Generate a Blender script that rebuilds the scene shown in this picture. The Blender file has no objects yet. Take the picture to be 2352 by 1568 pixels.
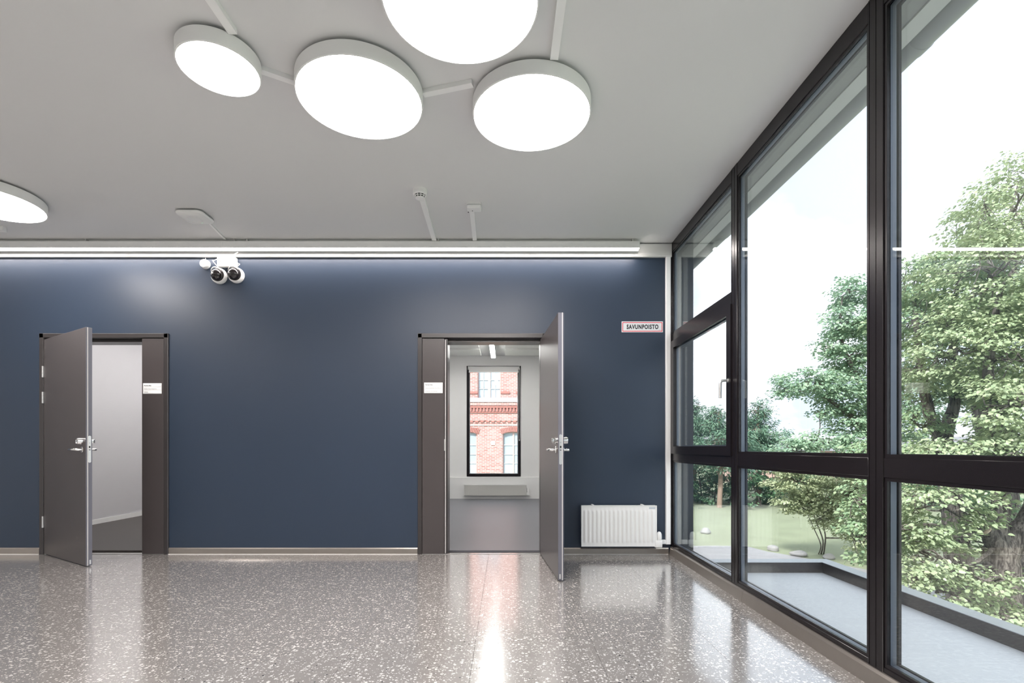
import bpy, bmesh, math, random
import numpy as np
from mathutils import Vector, Matrix

random.seed(7)
RNG = np.random.default_rng(7)
scene = bpy.context.scene
COL = scene.collection
R = math.radians

# ------------------------------------------------------------------ camera, sky, sun, exposure
F, CX, CY, HC = 1150.0, 1160.0, 1027.0, 1.017        # focal length / vanishing point in pixels, eye height
cam_data = bpy.data.cameras.new('camera')
cam_data.sensor_width = 36.0
cam_data.lens = 36.0 * F / 2352.0
cam_data.shift_x = (1176.0 - CX) / 2352.0
cam_data.shift_y = (CY - 784.0) / 2352.0
cam_data.clip_start = 0.05
cam_data.clip_end = 1000
cam = bpy.data.objects.new('camera', cam_data)
cam.location = (0, 0, HC)
cam.rotation_euler = (R(90), 0, 0)
COL.objects.link(cam)
scene.camera = cam

vs = scene.view_settings
vs.view_transform = 'Standard'
vs.look = 'None'
vs.exposure = 0.14
vs.gamma = 1.0
vs.use_curve_mapping = False

SKY_STRENGTH = 2.8
LAMP_STRENGTH = 37.0
LINE_STRENGTH = 50.0
OFFICE_STRENGTH = 34.0

world = bpy.data.worlds.new('sky')
scene.world = world
world.use_nodes = True
nt = world.node_tree
nt.nodes.clear()
w_out = nt.nodes.new('ShaderNodeOutputWorld')
w_bg = nt.nodes.new('ShaderNodeBackground')
w_bg.inputs['Strength'].default_value = SKY_STRENGTH
w_tc = nt.nodes.new('ShaderNodeTexCoord')
w_sep = nt.nodes.new('ShaderNodeSeparateXYZ')
nt.links.new(w_tc.outputs['Generated'], w_sep.inputs[0])
w_zc = nt.nodes.new('ShaderNodeMath'); w_zc.operation = 'MAXIMUM'; w_zc.inputs[1].default_value = 0.0
nt.links.new(w_sep.outputs[2], w_zc.inputs[0])
w_za = nt.nodes.new('ShaderNodeMath'); w_za.operation = 'ADD'; w_za.inputs[1].default_value = 0.28
nt.links.new(w_zc.outputs[0], w_za.inputs[0])
w_dx = nt.nodes.new('ShaderNodeMath'); w_dx.operation = 'DIVIDE'
w_dy = nt.nodes.new('ShaderNodeMath'); w_dy.operation = 'DIVIDE'
for k, d in ((0, w_dx), (1, w_dy)):
    nt.links.new(w_sep.outputs[k], d.inputs[0]); nt.links.new(w_za.outputs[0], d.inputs[1])
w_cmb = nt.nodes.new('ShaderNodeCombineXYZ')
nt.links.new(w_dx.outputs[0], w_cmb.inputs[0]); nt.links.new(w_dy.outputs[0], w_cmb.inputs[1])
w_n = nt.nodes.new('ShaderNodeTexNoise')
w_n.inputs['Scale'].default_value = 1.5
w_n.inputs['Detail'].default_value = 7.0
w_n.inputs['Roughness'].default_value = 0.52
nt.links.new(w_cmb.outputs[0], w_n.inputs['Vector'])
w_r = nt.nodes.new('ShaderNodeValToRGB')
w_r.color_ramp.elements[0].position = 0.40; w_r.color_ramp.elements[0].color = (0.50, 0.58, 0.70, 1)
w_r.color_ramp.elements[1].position = 0.58; w_r.color_ramp.elements[1].color = (0.94, 0.98, 1.04, 1)
nt.links.new(w_n.outputs['Fac'], w_r.inputs[0])
nt.links.new(w_r.outputs[0], w_bg.inputs['Color'])
nt.links.new(w_bg.outputs[0], w_out.inputs[0])

sun_data = bpy.data.lights.new('sun', 'SUN')
sun_data.energy = 9.5
sun_data.angle = R(9)
sun_data.color = (1.0, 0.975, 0.945)
sun = bpy.data.objects.new('sun', sun_data)
sun.rotation_euler = Vector((0.60, 0.75, -0.85)).to_track_quat('-Z', 'Y').to_euler()
sun.location = (-10, -10, 30)
COL.objects.link(sun)

# ------------------------------------------------------------------ helpers
def P(u, y, Y):
    """point at depth Y seen at pixel (u, y) of the 2352 x 1568 frame (used to take measures)"""
    return Vector(((u - CX) * Y / F, Y, HC + (CY - y) * Y / F))

def new_mat(name):
    m = bpy.data.materials.new(name)
    m.use_nodes = True
    t = m.node_tree
    return m, t, t.nodes['Principled BSDF']

def mat(name, col, rough=0.5, metal=0.0, spec=0.5, var=0.04, scale=6.0, bump=0.0, bscale=200.0, coat=0.0):
    m, t, b = new_mat(name)
    b.inputs['Roughness'].default_value = rough
    b.inputs['Metallic'].default_value = metal
    b.inputs['Specular IOR Level'].default_value = spec
    b.inputs['Coat Weight'].default_value = coat
    tc = t.nodes.new('ShaderNodeTexCoord')
    n = t.nodes.new('ShaderNodeTexNoise')
    n.inputs['Scale'].default_value = scale
    n.inputs['Detail'].default_value = 4
    t.links.new(tc.outputs['Object'], n.inputs['Vector'])
    mix = t.nodes.new('ShaderNodeMix'); mix.data_type = 'RGBA'
    mix.inputs[6].default_value = (*[c * (1 - var) for c in col], 1)
    mix.inputs[7].default_value = (*[min(1, c * (1 + var)) for c in col], 1)
    t.links.new(n.outputs['Fac'], mix.inputs[0])
    t.links.new(mix.outputs[2], b.inputs['Base Color'])
    if bump:
        n2 = t.nodes.new('ShaderNodeTexNoise')
        n2.inputs['Scale'].default_value = bscale
        n2.inputs['Detail'].default_value = 3
        t.links.new(tc.outputs['Object'], n2.inputs['Vector'])
        bp = t.nodes.new('ShaderNodeBump')
        bp.inputs['Strength'].default_value = bump
        bp.inputs['Distance'].default_value = 0.002
        t.links.new(n2.outputs['Fac'], bp.inputs['Height'])
        t.links.new(bp.outputs[0], b.inputs['Normal'])
    return m

def emit_mat(name, col, strength):
    m, t, b = new_mat(name)
    b.inputs['Base Color'].default_value = (0.9, 0.9, 0.9, 1)
    b.inputs['Emission Color'].default_value = (*col, 1)
    b.inputs['Emission Strength'].default_value = strength
    return m

def glass_mat(name, tint=(0.95, 0.955, 0.955), f0=0.062, fmax=0.9):
    """thin pane: clear straight view plus mirror reflection that grows with the angle"""
    m = bpy.data.materials.new(name); m.use_nodes = True
    t = m.node_tree; t.nodes.clear()
    out = t.nodes.new('ShaderNodeOutputMaterial')
    g = t.nodes.new('ShaderNodeNewGeometry')
    dot = t.nodes.new('ShaderNodeVectorMath'); dot.operation = 'DOT_PRODUCT'
    t.links.new(g.outputs['Normal'], dot.inputs[0]); t.links.new(g.outputs['Incoming'], dot.inputs[1])
    ab = t.nodes.new('ShaderNodeMath'); ab.operation = 'ABSOLUTE'; t.links.new(dot.outputs['Value'], ab.inputs[0])
    om = t.nodes.new('ShaderNodeMath'); om.operation = 'SUBTRACT'; om.inputs[0].default_value = 1.0
    t.links.new(ab.outputs[0], om.inputs[1])
    pw = t.nodes.new('ShaderNodeMath'); pw.operation = 'POWER'; pw.inputs[1].default_value = 5.0
    t.links.new(om.outputs[0], pw.inputs[0])
    ma = t.nodes.new('ShaderNodeMath'); ma.operation = 'MULTIPLY_ADD'
    ma.inputs[1].default_value = fmax - f0; ma.inputs[2].default_value = f0
    t.links.new(pw.outputs[0], ma.inputs[0])
    tr = t.nodes.new('ShaderNodeBsdfTransparent'); tr.inputs['Color'].default_value = (*tint, 1)
    gl = t.nodes.new('ShaderNodeBsdfGlossy'); gl.inputs['Roughness'].default_value = 0.0
    gl.inputs['Color'].default_value = (0.95, 1.0, 0.99, 1)
    mx = t.nodes.new('ShaderNodeMixShader')
    t.links.new(ma.outputs[0], mx.inputs[0]); t.links.new(tr.outputs[0], mx.inputs[1]); t.links.new(gl.outputs[0], mx.inputs[2])
    t.links.new(mx.outputs[0], out.inputs[0])
    return m

def leaf_mat(name, c0, c1, trans=0.35):
    m = bpy.data.materials.new(name); m.use_nodes = True
    t = m.node_tree; t.nodes.clear()
    out = t.nodes.new('ShaderNodeOutputMaterial')
    g = t.nodes.new('ShaderNodeNewGeometry')
    mix = t.nodes.new('ShaderNodeMix'); mix.data_type = 'RGBA'
    mix.inputs[6].default_value = (*c0, 1); mix.inputs[7].default_value = (*c1, 1)
    t.links.new(g.outputs['Random Per Island'], mix.inputs[0])
    d = t.nodes.new('ShaderNodeBsdfDiffuse'); tr = t.nodes.new('ShaderNodeBsdfTranslucent')
    gl = t.nodes.new('ShaderNodeBsdfGlossy'); gl.inputs['Roughness'].default_value = 0.45
    for s in (d, tr):
        t.links.new(mix.outputs[2], s.inputs['Color'])
    m1 = t.nodes.new('ShaderNodeMixShader'); m1.inputs[0].default_value = trans
    t.links.new(d.outputs[0], m1.inputs[1]); t.links.new(tr.outputs[0], m1.inputs[2])
    m2 = t.nodes.new('ShaderNodeMixShader'); m2.inputs[0].default_value = 0.06
    t.links.new(m1.outputs[0], m2.inputs[1]); t.links.new(gl.outputs[0], m2.inputs[2])
    t.links.new(m2.outputs[0], out.inputs[0])
    return m

def tag(o, label=None, cat=None, group=None, kind=None):
    if label: o['label'] = label
    if cat: o['category'] = cat
    if group: o['group'] = group
    if kind: o['kind'] = kind
    return o

def thing(name, loc=(0, 0, 0), label=None, cat=None, group=None, kind=None, rz=0.0, parent=None):
    o = bpy.data.objects.new(name, None)
    o.empty_display_size = 0.1
    COL.objects.link(o)
    o.location = loc
    o.rotation_euler = (0, 0, rz)
    o['_base'] = list(loc) if not rz else [0, 0, 0]
    if parent: o.parent = parent
    return tag(o, label, cat, group, kind)

def base_of(parent):
    v = Vector((0, 0, 0))
    p = parent
    while p is not None:
        v += Vector(p.get('_base', (0, 0, 0)))
        p = p.parent
    return v

class B:
    """collects shapes in one bmesh; obj() links them as ONE mesh object"""
    def __init__(s):
        s.bm = bmesh.new()
    def box(s, x0, x1, y0, y1, z0, z1, bev=0.0, seg=1):
        vs = [s.bm.verts.new((x, y, z)) for x in (x0, x1) for y in (y0, y1) for z in (z0, z1)]
        fs = [s.bm.faces.new([vs[i] for i in q]) for q in
              ((0, 1, 3, 2), (4, 6, 7, 5), (0, 4, 5, 1), (2, 3, 7, 6), (0, 2, 6, 4), (1, 5, 7, 3))]
        if bev > 0:
            es = list({e for f in fs for e in f.edges})
            bmesh.ops.bevel(s.bm, geom=es, offset=bev, segments=seg, affect='EDGES', profile=0.5)
        return s
    def prism(s, poly, axis, c0, c1):
        def pt(a, b, c):
            return {'X': (c, a, b), 'Y': (a, c, b), 'Z': (a, b, c)}[axis]
        v0 = [s.bm.verts.new(pt(a, b, c0)) for a, b in poly]
        v1 = [s.bm.verts.new(pt(a, b, c1)) for a, b in poly]
        n = len(poly)
        s.bm.faces.new(v0); s.bm.faces.new(v1[::-1])
        for i in range(n):
            s.bm.faces.new((v0[i], v0[(i + 1) % n], v1[(i + 1) % n], v1[i]))
        return s
    def tube(s, pts, r, n=8, caps=True):
        pts = [Vector(p) for p in pts]
        m = len(pts)
        rs = [float(q) for q in r] if isinstance(r, (list, tuple)) else [float(r)] * m
        rings = []
        a = None
        for i, p in enumerate(pts):
            d = (pts[min(i + 1, m - 1)] - pts[max(i - 1, 0)])
            d = d.normalized() if d.length > 1e-9 else Vector((0, 0, 1))
            if a is None:
                a = d.cross(Vector((0.12, 0.23, 0.97)))
                if a.length < 0.3: a = d.cross(Vector((1, 0, 0)))
            else:
                a = a - d * a.dot(d)
                if a.length < 1e-6: a = d.cross(Vector((1, 0, 0.1)))
            a = a.normalized(); b = d.cross(a).normalized()
            rings.append([s.bm.verts.new(p + rs[i] * (math.cos(2 * math.pi * k / n) * a + math.sin(2 * math.pi * k / n) * b)) for k in range(n)])
        for i in range(m - 1):
            for k in range(n):
                s.bm.faces.new((rings[i][k], rings[i][(k + 1) % n], rings[i + 1][(k + 1) % n], rings[i + 1][k]))
        if caps:
            s.bm.faces.new(rings[0][::-1]); s.bm.faces.new(rings[-1])
        return s
    def lathe(s, prof, c, axis='Z', n=40):
        """prof: (radius, height along axis) from one end to the other"""
        c = Vector(c)
        A = {'Z': (Vector((1, 0, 0)), Vector((0, 1, 0)), Vector((0, 0, 1))),
             'Y': (Vector((1, 0, 0)), Vector((0, 0, 1)), Vector((0, 1, 0))),
             'X': (Vector((0, 1, 0)), Vector((0, 0, 1)), Vector((1, 0, 0)))}[axis]
        rings = []
        for r, h in prof:
            if r < 1e-6:
                rings.append([s.bm.verts.new(c + A[2] * h)])
            else:
                rings.append([s.bm.verts.new(c + A[2] * h + r * (math.cos(2 * math.pi * k / n) * A[0] + math.sin(2 * math.pi * k / n) * A[1])) for k in range(n)])
        for a, b in zip(rings[:-1], rings[1:]):
            for k in range(n):
                if len(a) == 1 and len(b) == 1: continue
                if len(a) == 1: s.bm.faces.new((a[0], b[k], b[(k + 1) % n]))
                elif len(b) == 1: s.bm.faces.new((a[k], a[(k + 1) % n], b[0]))
                else: s.bm.faces.new((a[k], a[(k + 1) % n], b[(k + 1) % n], b[k]))
        for q in (rings[0], rings[-1]):
            if len(q) > 2 and not (len(prof) > 2 and prof[0] == prof[-1]):
                s.bm.faces.new(q)
        return s
    def ring_x(s, x0, x1, y0, y1, z0, z1, w):
        """rectangular frame in the y/z plane"""
        s.box(x0, x1, y0, y0 + w, z0, z1); s.box(x0, x1, y1 - w, y1, z0, z1)
        s.box(x0, x1, y0 + w, y1 - w, z0, z0 + w); s.box(x0, x1, y0 + w, y1 - w, z1 - w, z1)
        return s
    def ring_y(s, x0, x1, y0, y1, z0, z1, w):
        s.box(x0, x0 + w, y0, y1, z0, z1); s.box(x1 - w, x1, y0, y1, z0, z1)
        s.box(x0 + w, x1 - w, y0, y1, z0, z0 + w); s.box(x0 + w, x1 - w, y0, y1, z1 - w, z1)
        return s
    def obj(s, name, material, parent=None, smooth=None):
        off = base_of(parent)
        if off.length: bmesh.ops.translate(s.bm, verts=s.bm.verts, vec=-off)
        bmesh.ops.recalc_face_normals(s.bm, faces=s.bm.faces)
        me = bpy.data.meshes.new(name)
        s.bm.to_mesh(me); s.bm.free()
        me.materials.append(material)
        if smooth is not None:
            me.shade_smooth()
            me.set_sharp_from_angle(angle=R(smooth))
        o = bpy.data.objects.new(name, me)
        COL.objects.link(o)
        if parent: o.parent = parent
        return o

def catmull(pts, k=8):
    pts = [Vector(p) for p in pts]
    q = [pts[0]] + pts + [pts[-1]]
    out = []
    for i in range(1, len(q) - 2):
        for j in range(k):
            t = j / k
            a, b, c, d = q[i - 1], q[i], q[i + 1], q[i + 2]
            out.append(0.5 * ((2 * b) + (c - a) * t + (2 * a - 5 * b + 4 * c - d) * t * t + (3 * b - a - 3 * c + d) * t ** 3))
    out.append(pts[-1])
    return out

def text_mesh(name, body, size, material, parent, loc, sx=1.0, offset=0.0, align='LEFT', extrude=0.0004, shear=0.0, rot=(R(90), 0, 0), width=None, spacing=1.0):
    cu = bpy.data.curves.new(name, 'FONT')
    cu.body = body; cu.size = size; cu.offset = offset; cu.extrude = extrude; cu.align_x = align; cu.space_character = spacing
    o = bpy.data.objects.new(name + '_curve', cu)
    COL.objects.link(o)
    dg = bpy.context.evaluated_depsgraph_get()
    me = bpy.data.meshes.new_from_object(o.evaluated_get(dg))
    bpy.data.objects.remove(o)
    bpy.data.curves.remove(cu)
    xs = [v.co.x for v in me.vertices]
    if width: sx = width / (max(xs) - min(xs))
    M = Matrix.Translation(Vector(loc) - base_of(parent)) @ Matrix.Rotation(rot[2], 4, 'Z') @ Matrix.Rotation(rot[0], 4, 'X') @ Matrix.Diagonal((sx, 1, 1, 1))
    me.transform(M)
    me.materials.clear(); me.materials.append(material)
    r = bpy.data.objects.new(name, me)
    COL.objects.link(r); r.parent = parent
    return r

# ------------------------------------------------------------------ materials
M = {}
M['wall_blue'] = mat('navy_paint', (0.0235, 0.0385, 0.0665), 0.40, spec=0.5, var=0.05, scale=1.2, bump=0.12, bscale=350)
M['ceiling'] = mat('ceiling_paint', (0.76, 0.76, 0.757), 0.7, spec=0.3, var=0.015, scale=0.8)
M['wall_white'] = mat('pale_wall_paint', (0.80, 0.795, 0.785), 0.6, spec=0.3, var=0.015)
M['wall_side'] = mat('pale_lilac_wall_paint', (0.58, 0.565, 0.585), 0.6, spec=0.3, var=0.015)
M['door'] = mat('brown_door_paint', (0.064, 0.054, 0.054), 0.33, spec=0.5, var=0.03)
M['door_frame'] = mat('brown_frame_paint', (0.040, 0.035, 0.035), 0.30, spec=0.5, var=0.03)
M['window_dark'] = mat('black_brown_aluminium', (0.011, 0.0090, 0.0105), 0.26, spec=0.38, var=0.05)
M['spacer'] = mat('grey_spacer_aluminium', (0.13, 0.15, 0.185), 0.35, metal=0.4, var=0.03)
M['white'] = mat('white_enamel', (0.80, 0.80, 0.785), 0.38, var=0.01)
M['white_plastic'] = mat('white_plastic', (0.86, 0.86, 0.85), 0.45, var=0.01)
M['lamp_white'] = mat('lamp_white_paint', (0.90, 0.90, 0.89), 0.5, var=0.01)
M['trunk'] = mat('white_trunking', (0.93, 0.93, 0.92), 0.5, var=0.015)
M['wall_trunk'] = mat('pale_wall_trunking', (0.70, 0.70, 0.69), 0.5, var=0.015)
M['chrome'] = mat('polished_steel', (0.82, 0.81, 0.80), 0.16, metal=1.0, var=0.02)
M['steel'] = mat('brushed_steel', (0.70, 0.70, 0.69), 0.35, metal=0.9, var=0.04)
M['skirting'] = mat('beige_aluminium_skirting', (0.35, 0.318, 0.288), 0.30, metal=0.75, var=0.05, scale=20)
M['seal'] = mat('pale_rubber_seal', (0.70, 0.68, 0.65), 0.6, var=0.02)
M['grey_edge'] = mat('grey_door_edge', (0.13, 0.13, 0.155), 0.35, var=0.03)
M['black'] = mat('black_plastic', (0.008, 0.008, 0.009), 0.4, var=0.02)
M['dome'] = mat('smoked_dome', (0.012, 0.009, 0.010), 0.06, spec=0.8, var=0.02)
M['pink_dot'] = mat('greyish_pink_lens', (0.42, 0.33, 0.32), 0.4, var=0.02)
M['carpet'] = mat('grey_floor_covering', (0.145, 0.147, 0.163), 0.36, spec=0.4, var=0.10, scale=150, bump=0.2, bscale=300)
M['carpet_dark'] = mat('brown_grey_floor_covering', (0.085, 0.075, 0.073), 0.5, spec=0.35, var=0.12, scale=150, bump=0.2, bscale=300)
M['red'] = mat('red_print', (0.70, 0.025, 0.04), 0.5, var=0.02)
M['sign_white'] = mat('sign_white', (0.76, 0.77, 0.78), 0.45, var=0.01)
M['ink'] = mat('black_ink', (0.015, 0.015, 0.02), 0.6, var=0.02)
M['ink_grey'] = mat('grey_ink', (0.22, 0.21, 0.20), 0.6, var=0.02)
M['roof'] = mat('grey_roof_membrane', (0.56, 0.58, 0.595), 0.55, var=0.06, scale=1.5, bump=0.15, bscale=60)
M['parapet'] = mat('dark_parapet_sheet', (0.042, 0.036, 0.036), 0.5, var=0.25, scale=9, bump=0.1, bscale=90)
M['capping'] = mat('grey_capping_sheet', (0.48, 0.50, 0.52), 0.4, metal=0.3, var=0.08)
M['soffit'] = mat('grey_soffit_paint', (0.30, 0.30, 0.295), 0.6, var=0.03)
M['soffit_light'] = mat('light_grey_drip_board', (0.62, 0.62, 0.61), 0.5, var=0.03)
M['gutter'] = mat('grey_painted_gutter', (0.34, 0.35, 0.35), 0.4, var=0.04)
M['facade'] = mat('dark_facade_cladding', (0.03, 0.03, 0.034), 0.5, var=0.05)
M['lens_white'] = emit_mat('lamp_diffuser', (1.0, 0.945, 0.915), LAMP_STRENGTH)
M['line_white'] = emit_mat('line_lamp_diffuser', (1.0, 0.92, 0.88), LINE_STRENGTH)
M['office_light'] = emit_mat('office_lamp_diffuser', (1.0, 0.98, 0.95), OFFICE_STRENGTH)
M['led'] = emit_mat('green_led', (0.15, 1.0, 0.35), 2.0)
M['glass'] = glass_mat('window_glass')
M['glass_far'] = glass_mat('clear_glass', tint=(0.96, 0.97, 0.97), f0=0.05)
def bark_mat(name, c0, c1):
    m, t, b = new_mat(name)
    b.inputs['Roughness'].default_value = 0.9
    b.inputs['Specular IOR Level'].default_value = 0.15
    tc = t.nodes.new('ShaderNodeTexCoord')
    mp = t.nodes.new('ShaderNodeMapping'); mp.inputs['Scale'].default_value = (16, 16, 3.0)
    t.links.new(tc.outputs['Object'], mp.inputs['Vector'])
    n = t.nodes.new('ShaderNodeTexNoise'); n.inputs['Scale'].default_value = 1.6; n.inputs['Detail'].default_value = 5
    n.inputs['Roughness'].default_value = 0.6; n.inputs['Distortion'].default_value = 0.6
    t.links.new(mp.outputs[0], n.inputs['Vector'])
    r = t.nodes.new('ShaderNodeValToRGB')
    r.color_ramp.elements[0].position = 0.38; r.color_ramp.elements[0].color = (*c0, 1)
    r.color_ramp.elements[1].position = 0.62; r.color_ramp.elements[1].color = (*c1, 1)
    t.links.new(n.outputs['Fac'], r.inputs[0]); t.links.new(r.outputs[0], b.inputs['Base Color'])
    bp = t.nodes.new('ShaderNodeBump'); bp.inputs['Strength'].default_value = 1.0; bp.inputs['Distance'].default_value = 0.03
    t.links.new(n.outputs['Fac'], bp.inputs['Height']); t.links.new(bp.outputs[0], b.inputs['Normal'])
    return m
M['bark'] = bark_mat('furrowed_grey_bark', (0.06, 0.05, 0.045), (0.24, 0.215, 0.19))
M['pine_bark'] = mat('orange_brown_pine_bark', (0.30, 0.215, 0.165), 0.85, var=0.35, scale=8, bump=0.6, bscale=25)
M['cut_wood'] = mat('pale_cut_wood', (0.55, 0.45, 0.33), 0.7, var=0.1)
M['stone'] = mat('pale_grey_granite', (0.30, 0.295, 0.29), 0.8, var=0.25, scale=5, bump=0.5, bscale=20)
M['asphalt'] = mat('light_grey_asphalt', (0.30, 0.30, 0.31), 0.8, var=0.12, scale=2, bump=0.2, bscale=60)
M['lawn'] = mat('mown_lawn', (0.235, 0.262, 0.175), 0.9, spec=0.1, var=0.22, scale=0.7, bump=0.5, bscale=30)
M['leaf_near'] = leaf_mat('yellow_green_leaves', (0.30, 0.39, 0.22), (0.44, 0.50, 0.30))
M['leaf_mid'] = leaf_mat('green_leaves', (0.23, 0.36, 0.20), (0.40, 0.48, 0.27))
M['leaf_blue'] = leaf_mat('cool_green_leaves', (0.23, 0.38, 0.26), (0.41, 0.53, 0.35))
M['leaf_shrub'] = leaf_mat('pale_shrub_leaves', (0.36, 0.43, 0.25), (0.50, 0.54, 0.33))
M['leaf_hedge'] = leaf_mat('dark_hedge_leaves', (0.06, 0.16, 0.085), (0.16, 0.28, 0.14), 0.2)
M['needle'] = leaf_mat('pine_needles', (0.09, 0.20, 0.13), (0.20, 0.32, 0.20), 0.2)
M['blind'] = mat('grey_roller_blind', (0.66, 0.65, 0.64), 0.7, var=0.03)
M['chain'] = mat('white_bead_chain', (0.6, 0.6, 0.6), 0.4)
M['radiator_grey'] = mat('warm_white_radiator', (0.66, 0.65, 0.62), 0.45, var=0.02)
M['panel_white'] = mat('white_acoustic_panel', (0.72, 0.72, 0.70), 0.7, var=0.02)
M['win_pink'] = mat('pale_pink_window_paint', (0.46, 0.31, 0.29), 0.5, var=0.03)
M['win_glass'] = mat('reflecting_window_pane', (0.32, 0.39, 0.44), 0.08, spec=1.0, var=0.10, scale=1.0)
M['curtain'] = mat('white_curtain', (0.70, 0.70, 0.68), 0.8, var=0.05)
M['stone_white'] = mat('white_stone_ledge', (0.50, 0.51, 0.52), 0.7, var=0.05)
M['pale_plaster'] = mat('pale_plaster', (0.55, 0.56, 0.58), 0.8, var=0.04)
M['pink_plaster'] = mat('pinkish_plaster', (0.48, 0.33, 0.28), 0.8, var=0.05)
M['roof_far'] = mat('grey_far_roof', (0.20, 0.20, 0.21), 0.7, var=0.05)

def brick_mat():
    m, t, b = new_mat('pale_red_brick')
    b.inputs['Roughness'].default_value = 0.85
    tc = t.nodes.new('ShaderNodeTexCoord')
    sp = t.nodes.new('ShaderNodeSeparateXYZ'); t.links.new(tc.outputs['Object'], sp.inputs[0])
    cb = t.nodes.new('ShaderNodeCombineXYZ')
    t.links.new(sp.outputs[0], cb.inputs[0]); t.links.new(sp.outputs[2], cb.inputs[1])
    br = t.nodes.new('ShaderNodeTexBrick')
    br.inputs['Scale'].default_value = 1.0
    br.inputs['Brick Width'].default_value = 0.27
    br.inputs['Row Height'].default_value = 0.083
    br.inputs['Mortar Size'].default_value = 0.011
    br.inputs['Color1'].default_value = (0.30, 0.115, 0.095, 1)
    br.inputs['Color2'].default_value = (0.42, 0.225, 0.195, 1)
    br.inputs['Mortar'].default_value = (0.50, 0.44, 0.42, 1)
    t.links.new(cb.outputs[0], br.inputs['Vector'])
    t.links.new(br.outputs['Color'], b.inputs['Base Color'])
    bp = t.nodes.new('ShaderNodeBump'); bp.inputs['Strength'].default_value = 0.4; bp.inputs['Distance'].default_value = 0.01
    bp.invert = True
    t.links.new(br.outputs['Fac'], bp.inputs['Height']); t.links.new(bp.outputs[0], b.inputs['Normal'])
    return m
M['brick'] = brick_mat()
M['brick_plain'] = mat('plain_red_brick', (0.31, 0.135, 0.115), 0.85, var=0.2, scale=8)

def terrazzo():
    m, t, b = new_mat('grey_terrazzo')
    L = t.links
    tc = t.nodes.new('ShaderNodeTexCoord')
    gm = t.nodes.new('ShaderNodeNewGeometry')
    def chips(scale, keep, size, seed):
        wob = t.nodes.new('ShaderNodeTexNoise'); wob.inputs['Scale'].default_value = scale * 1.6
        L.new(gm.outputs['Position'], wob.inputs['Vector'])
        mx = t.nodes.new('ShaderNodeVectorMath'); mx.operation = 'MULTIPLY_ADD'
        mx.inputs[1].default_value = (0.8 / scale,) * 3
        L.new(wob.outputs['Color'], mx.inputs[0]); L.new(gm.outputs['Position'], mx.inputs[2])
        ad = t.nodes.new('ShaderNodeVectorMath'); ad.operation = 'ADD'; ad.inputs[1].default_value = (seed, seed * 2, seed * 3)
        L.new(mx.outputs[0], ad.inputs[0])
        v = t.nodes.new('ShaderNodeTexVoronoi'); v.inputs['Scale'].default_value = scale
        L.new(ad.outputs[0], v.inputs['Vector'])
        sp = t.nodes.new('ShaderNodeSeparateColor'); L.new(v.outputs['Color'], sp.inputs[0])
        g = t.nodes.new('ShaderNodeMath'); g.operation = 'GREATER_THAN'; g.inputs[1].default_value = 1 - keep
        L.new(sp.outputs[0], g.inputs[0])
        sz = t.nodes.new('ShaderNodeMath'); sz.operation = 'MULTIPLY_ADD'
        sz.inputs[1].default_value = size * 0.7; sz.inputs[2].default_value = size * 0.5
        L.new(sp.outputs[1], sz.inputs[0])
        l = t.nodes.new('ShaderNodeMath'); l.operation = 'LESS_THAN'
        L.new(v.outputs['Distance'], l.inputs[0]); L.new(sz.outputs[0], l.inputs[1])
        a = t.nodes.new('ShaderNodeMath'); a.operation = 'MULTIPLY'
        L.new(g.outputs[0], a.inputs[0]); L.new(l.outputs[0], a.inputs[1])
        return a.outputs[0]
    n = t.nodes.new('ShaderNodeTexNoise'); n.inputs['Scale'].default_value = 14; n.inputs['Detail'].default_value = 5
    L.new(gm.outputs['Position'], n.inputs['Vector'])
    base = t.nodes.new('ShaderNodeMix'); base.data_type = 'RGBA'
    base.inputs[6].default_value = (0.205, 0.190, 0.178, 1); base.inputs[7].default_value = (0.28, 0.264, 0.25, 1)
    L.new(n.outputs['Fac'], base.inputs[0])
    cur = base.outputs[2]
    for scale, keep, size, col, seed in ((62, 0.30, 0.42, (0.66, 0.64, 0.61), 0.0), (120, 0.34, 0.42, (0.60, 0.585, 0.56), 3.3),
                                         (75, 0.035, 0.34, (0.02, 0.02, 0.02), 7.7)):
        k = chips(scale, keep, size, seed)
        mx = t.nodes.new('ShaderNodeMix'); mx.data_type = 'RGBA'
        L.new(k, mx.inputs[0]); L.new(cur, mx.inputs[6]); mx.inputs[7].default_value = (*col, 1)
        cur = mx.outputs[2]
    L.new(cur, b.inputs['Base Color'])
    r = t.nodes.new('ShaderNodeMapRange'); r.inputs['To Min'].default_value = 0.17; r.inputs['To Max'].default_value = 0.23
    n3 = t.nodes.new('ShaderNodeTexNoise'); n3.inputs['Scale'].default_value = 3
    L.new(gm.outputs['Position'], n3.inputs['Vector'])
    L.new(n3.outputs['Fac'], r.inputs['Value']); L.new(r.outputs[0], b.inputs['Roughness'])
    b.inputs['Specular IOR Level'].default_value = 1.0
    b.inputs['Coat Weight'].default_value = 1.0
    b.inputs['Coat IOR'].default_value = 2.35
    b.inputs['Coat Roughness'].default_value = 0.135
    return m
M['terrazzo'] = terrazzo()
M['grout'] = mat('grey_joint', (0.10, 0.095, 0.09), 0.7)

# ------------------------------------------------------------------ the room
YB = 4.77            # back wall
XW = 1.58            # inner face of the window frames
ZC = 2.957           # ceiling
XL, YF = -6.8, -3.4  # far left wall, wall behind the camera
T = 0.18

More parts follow.
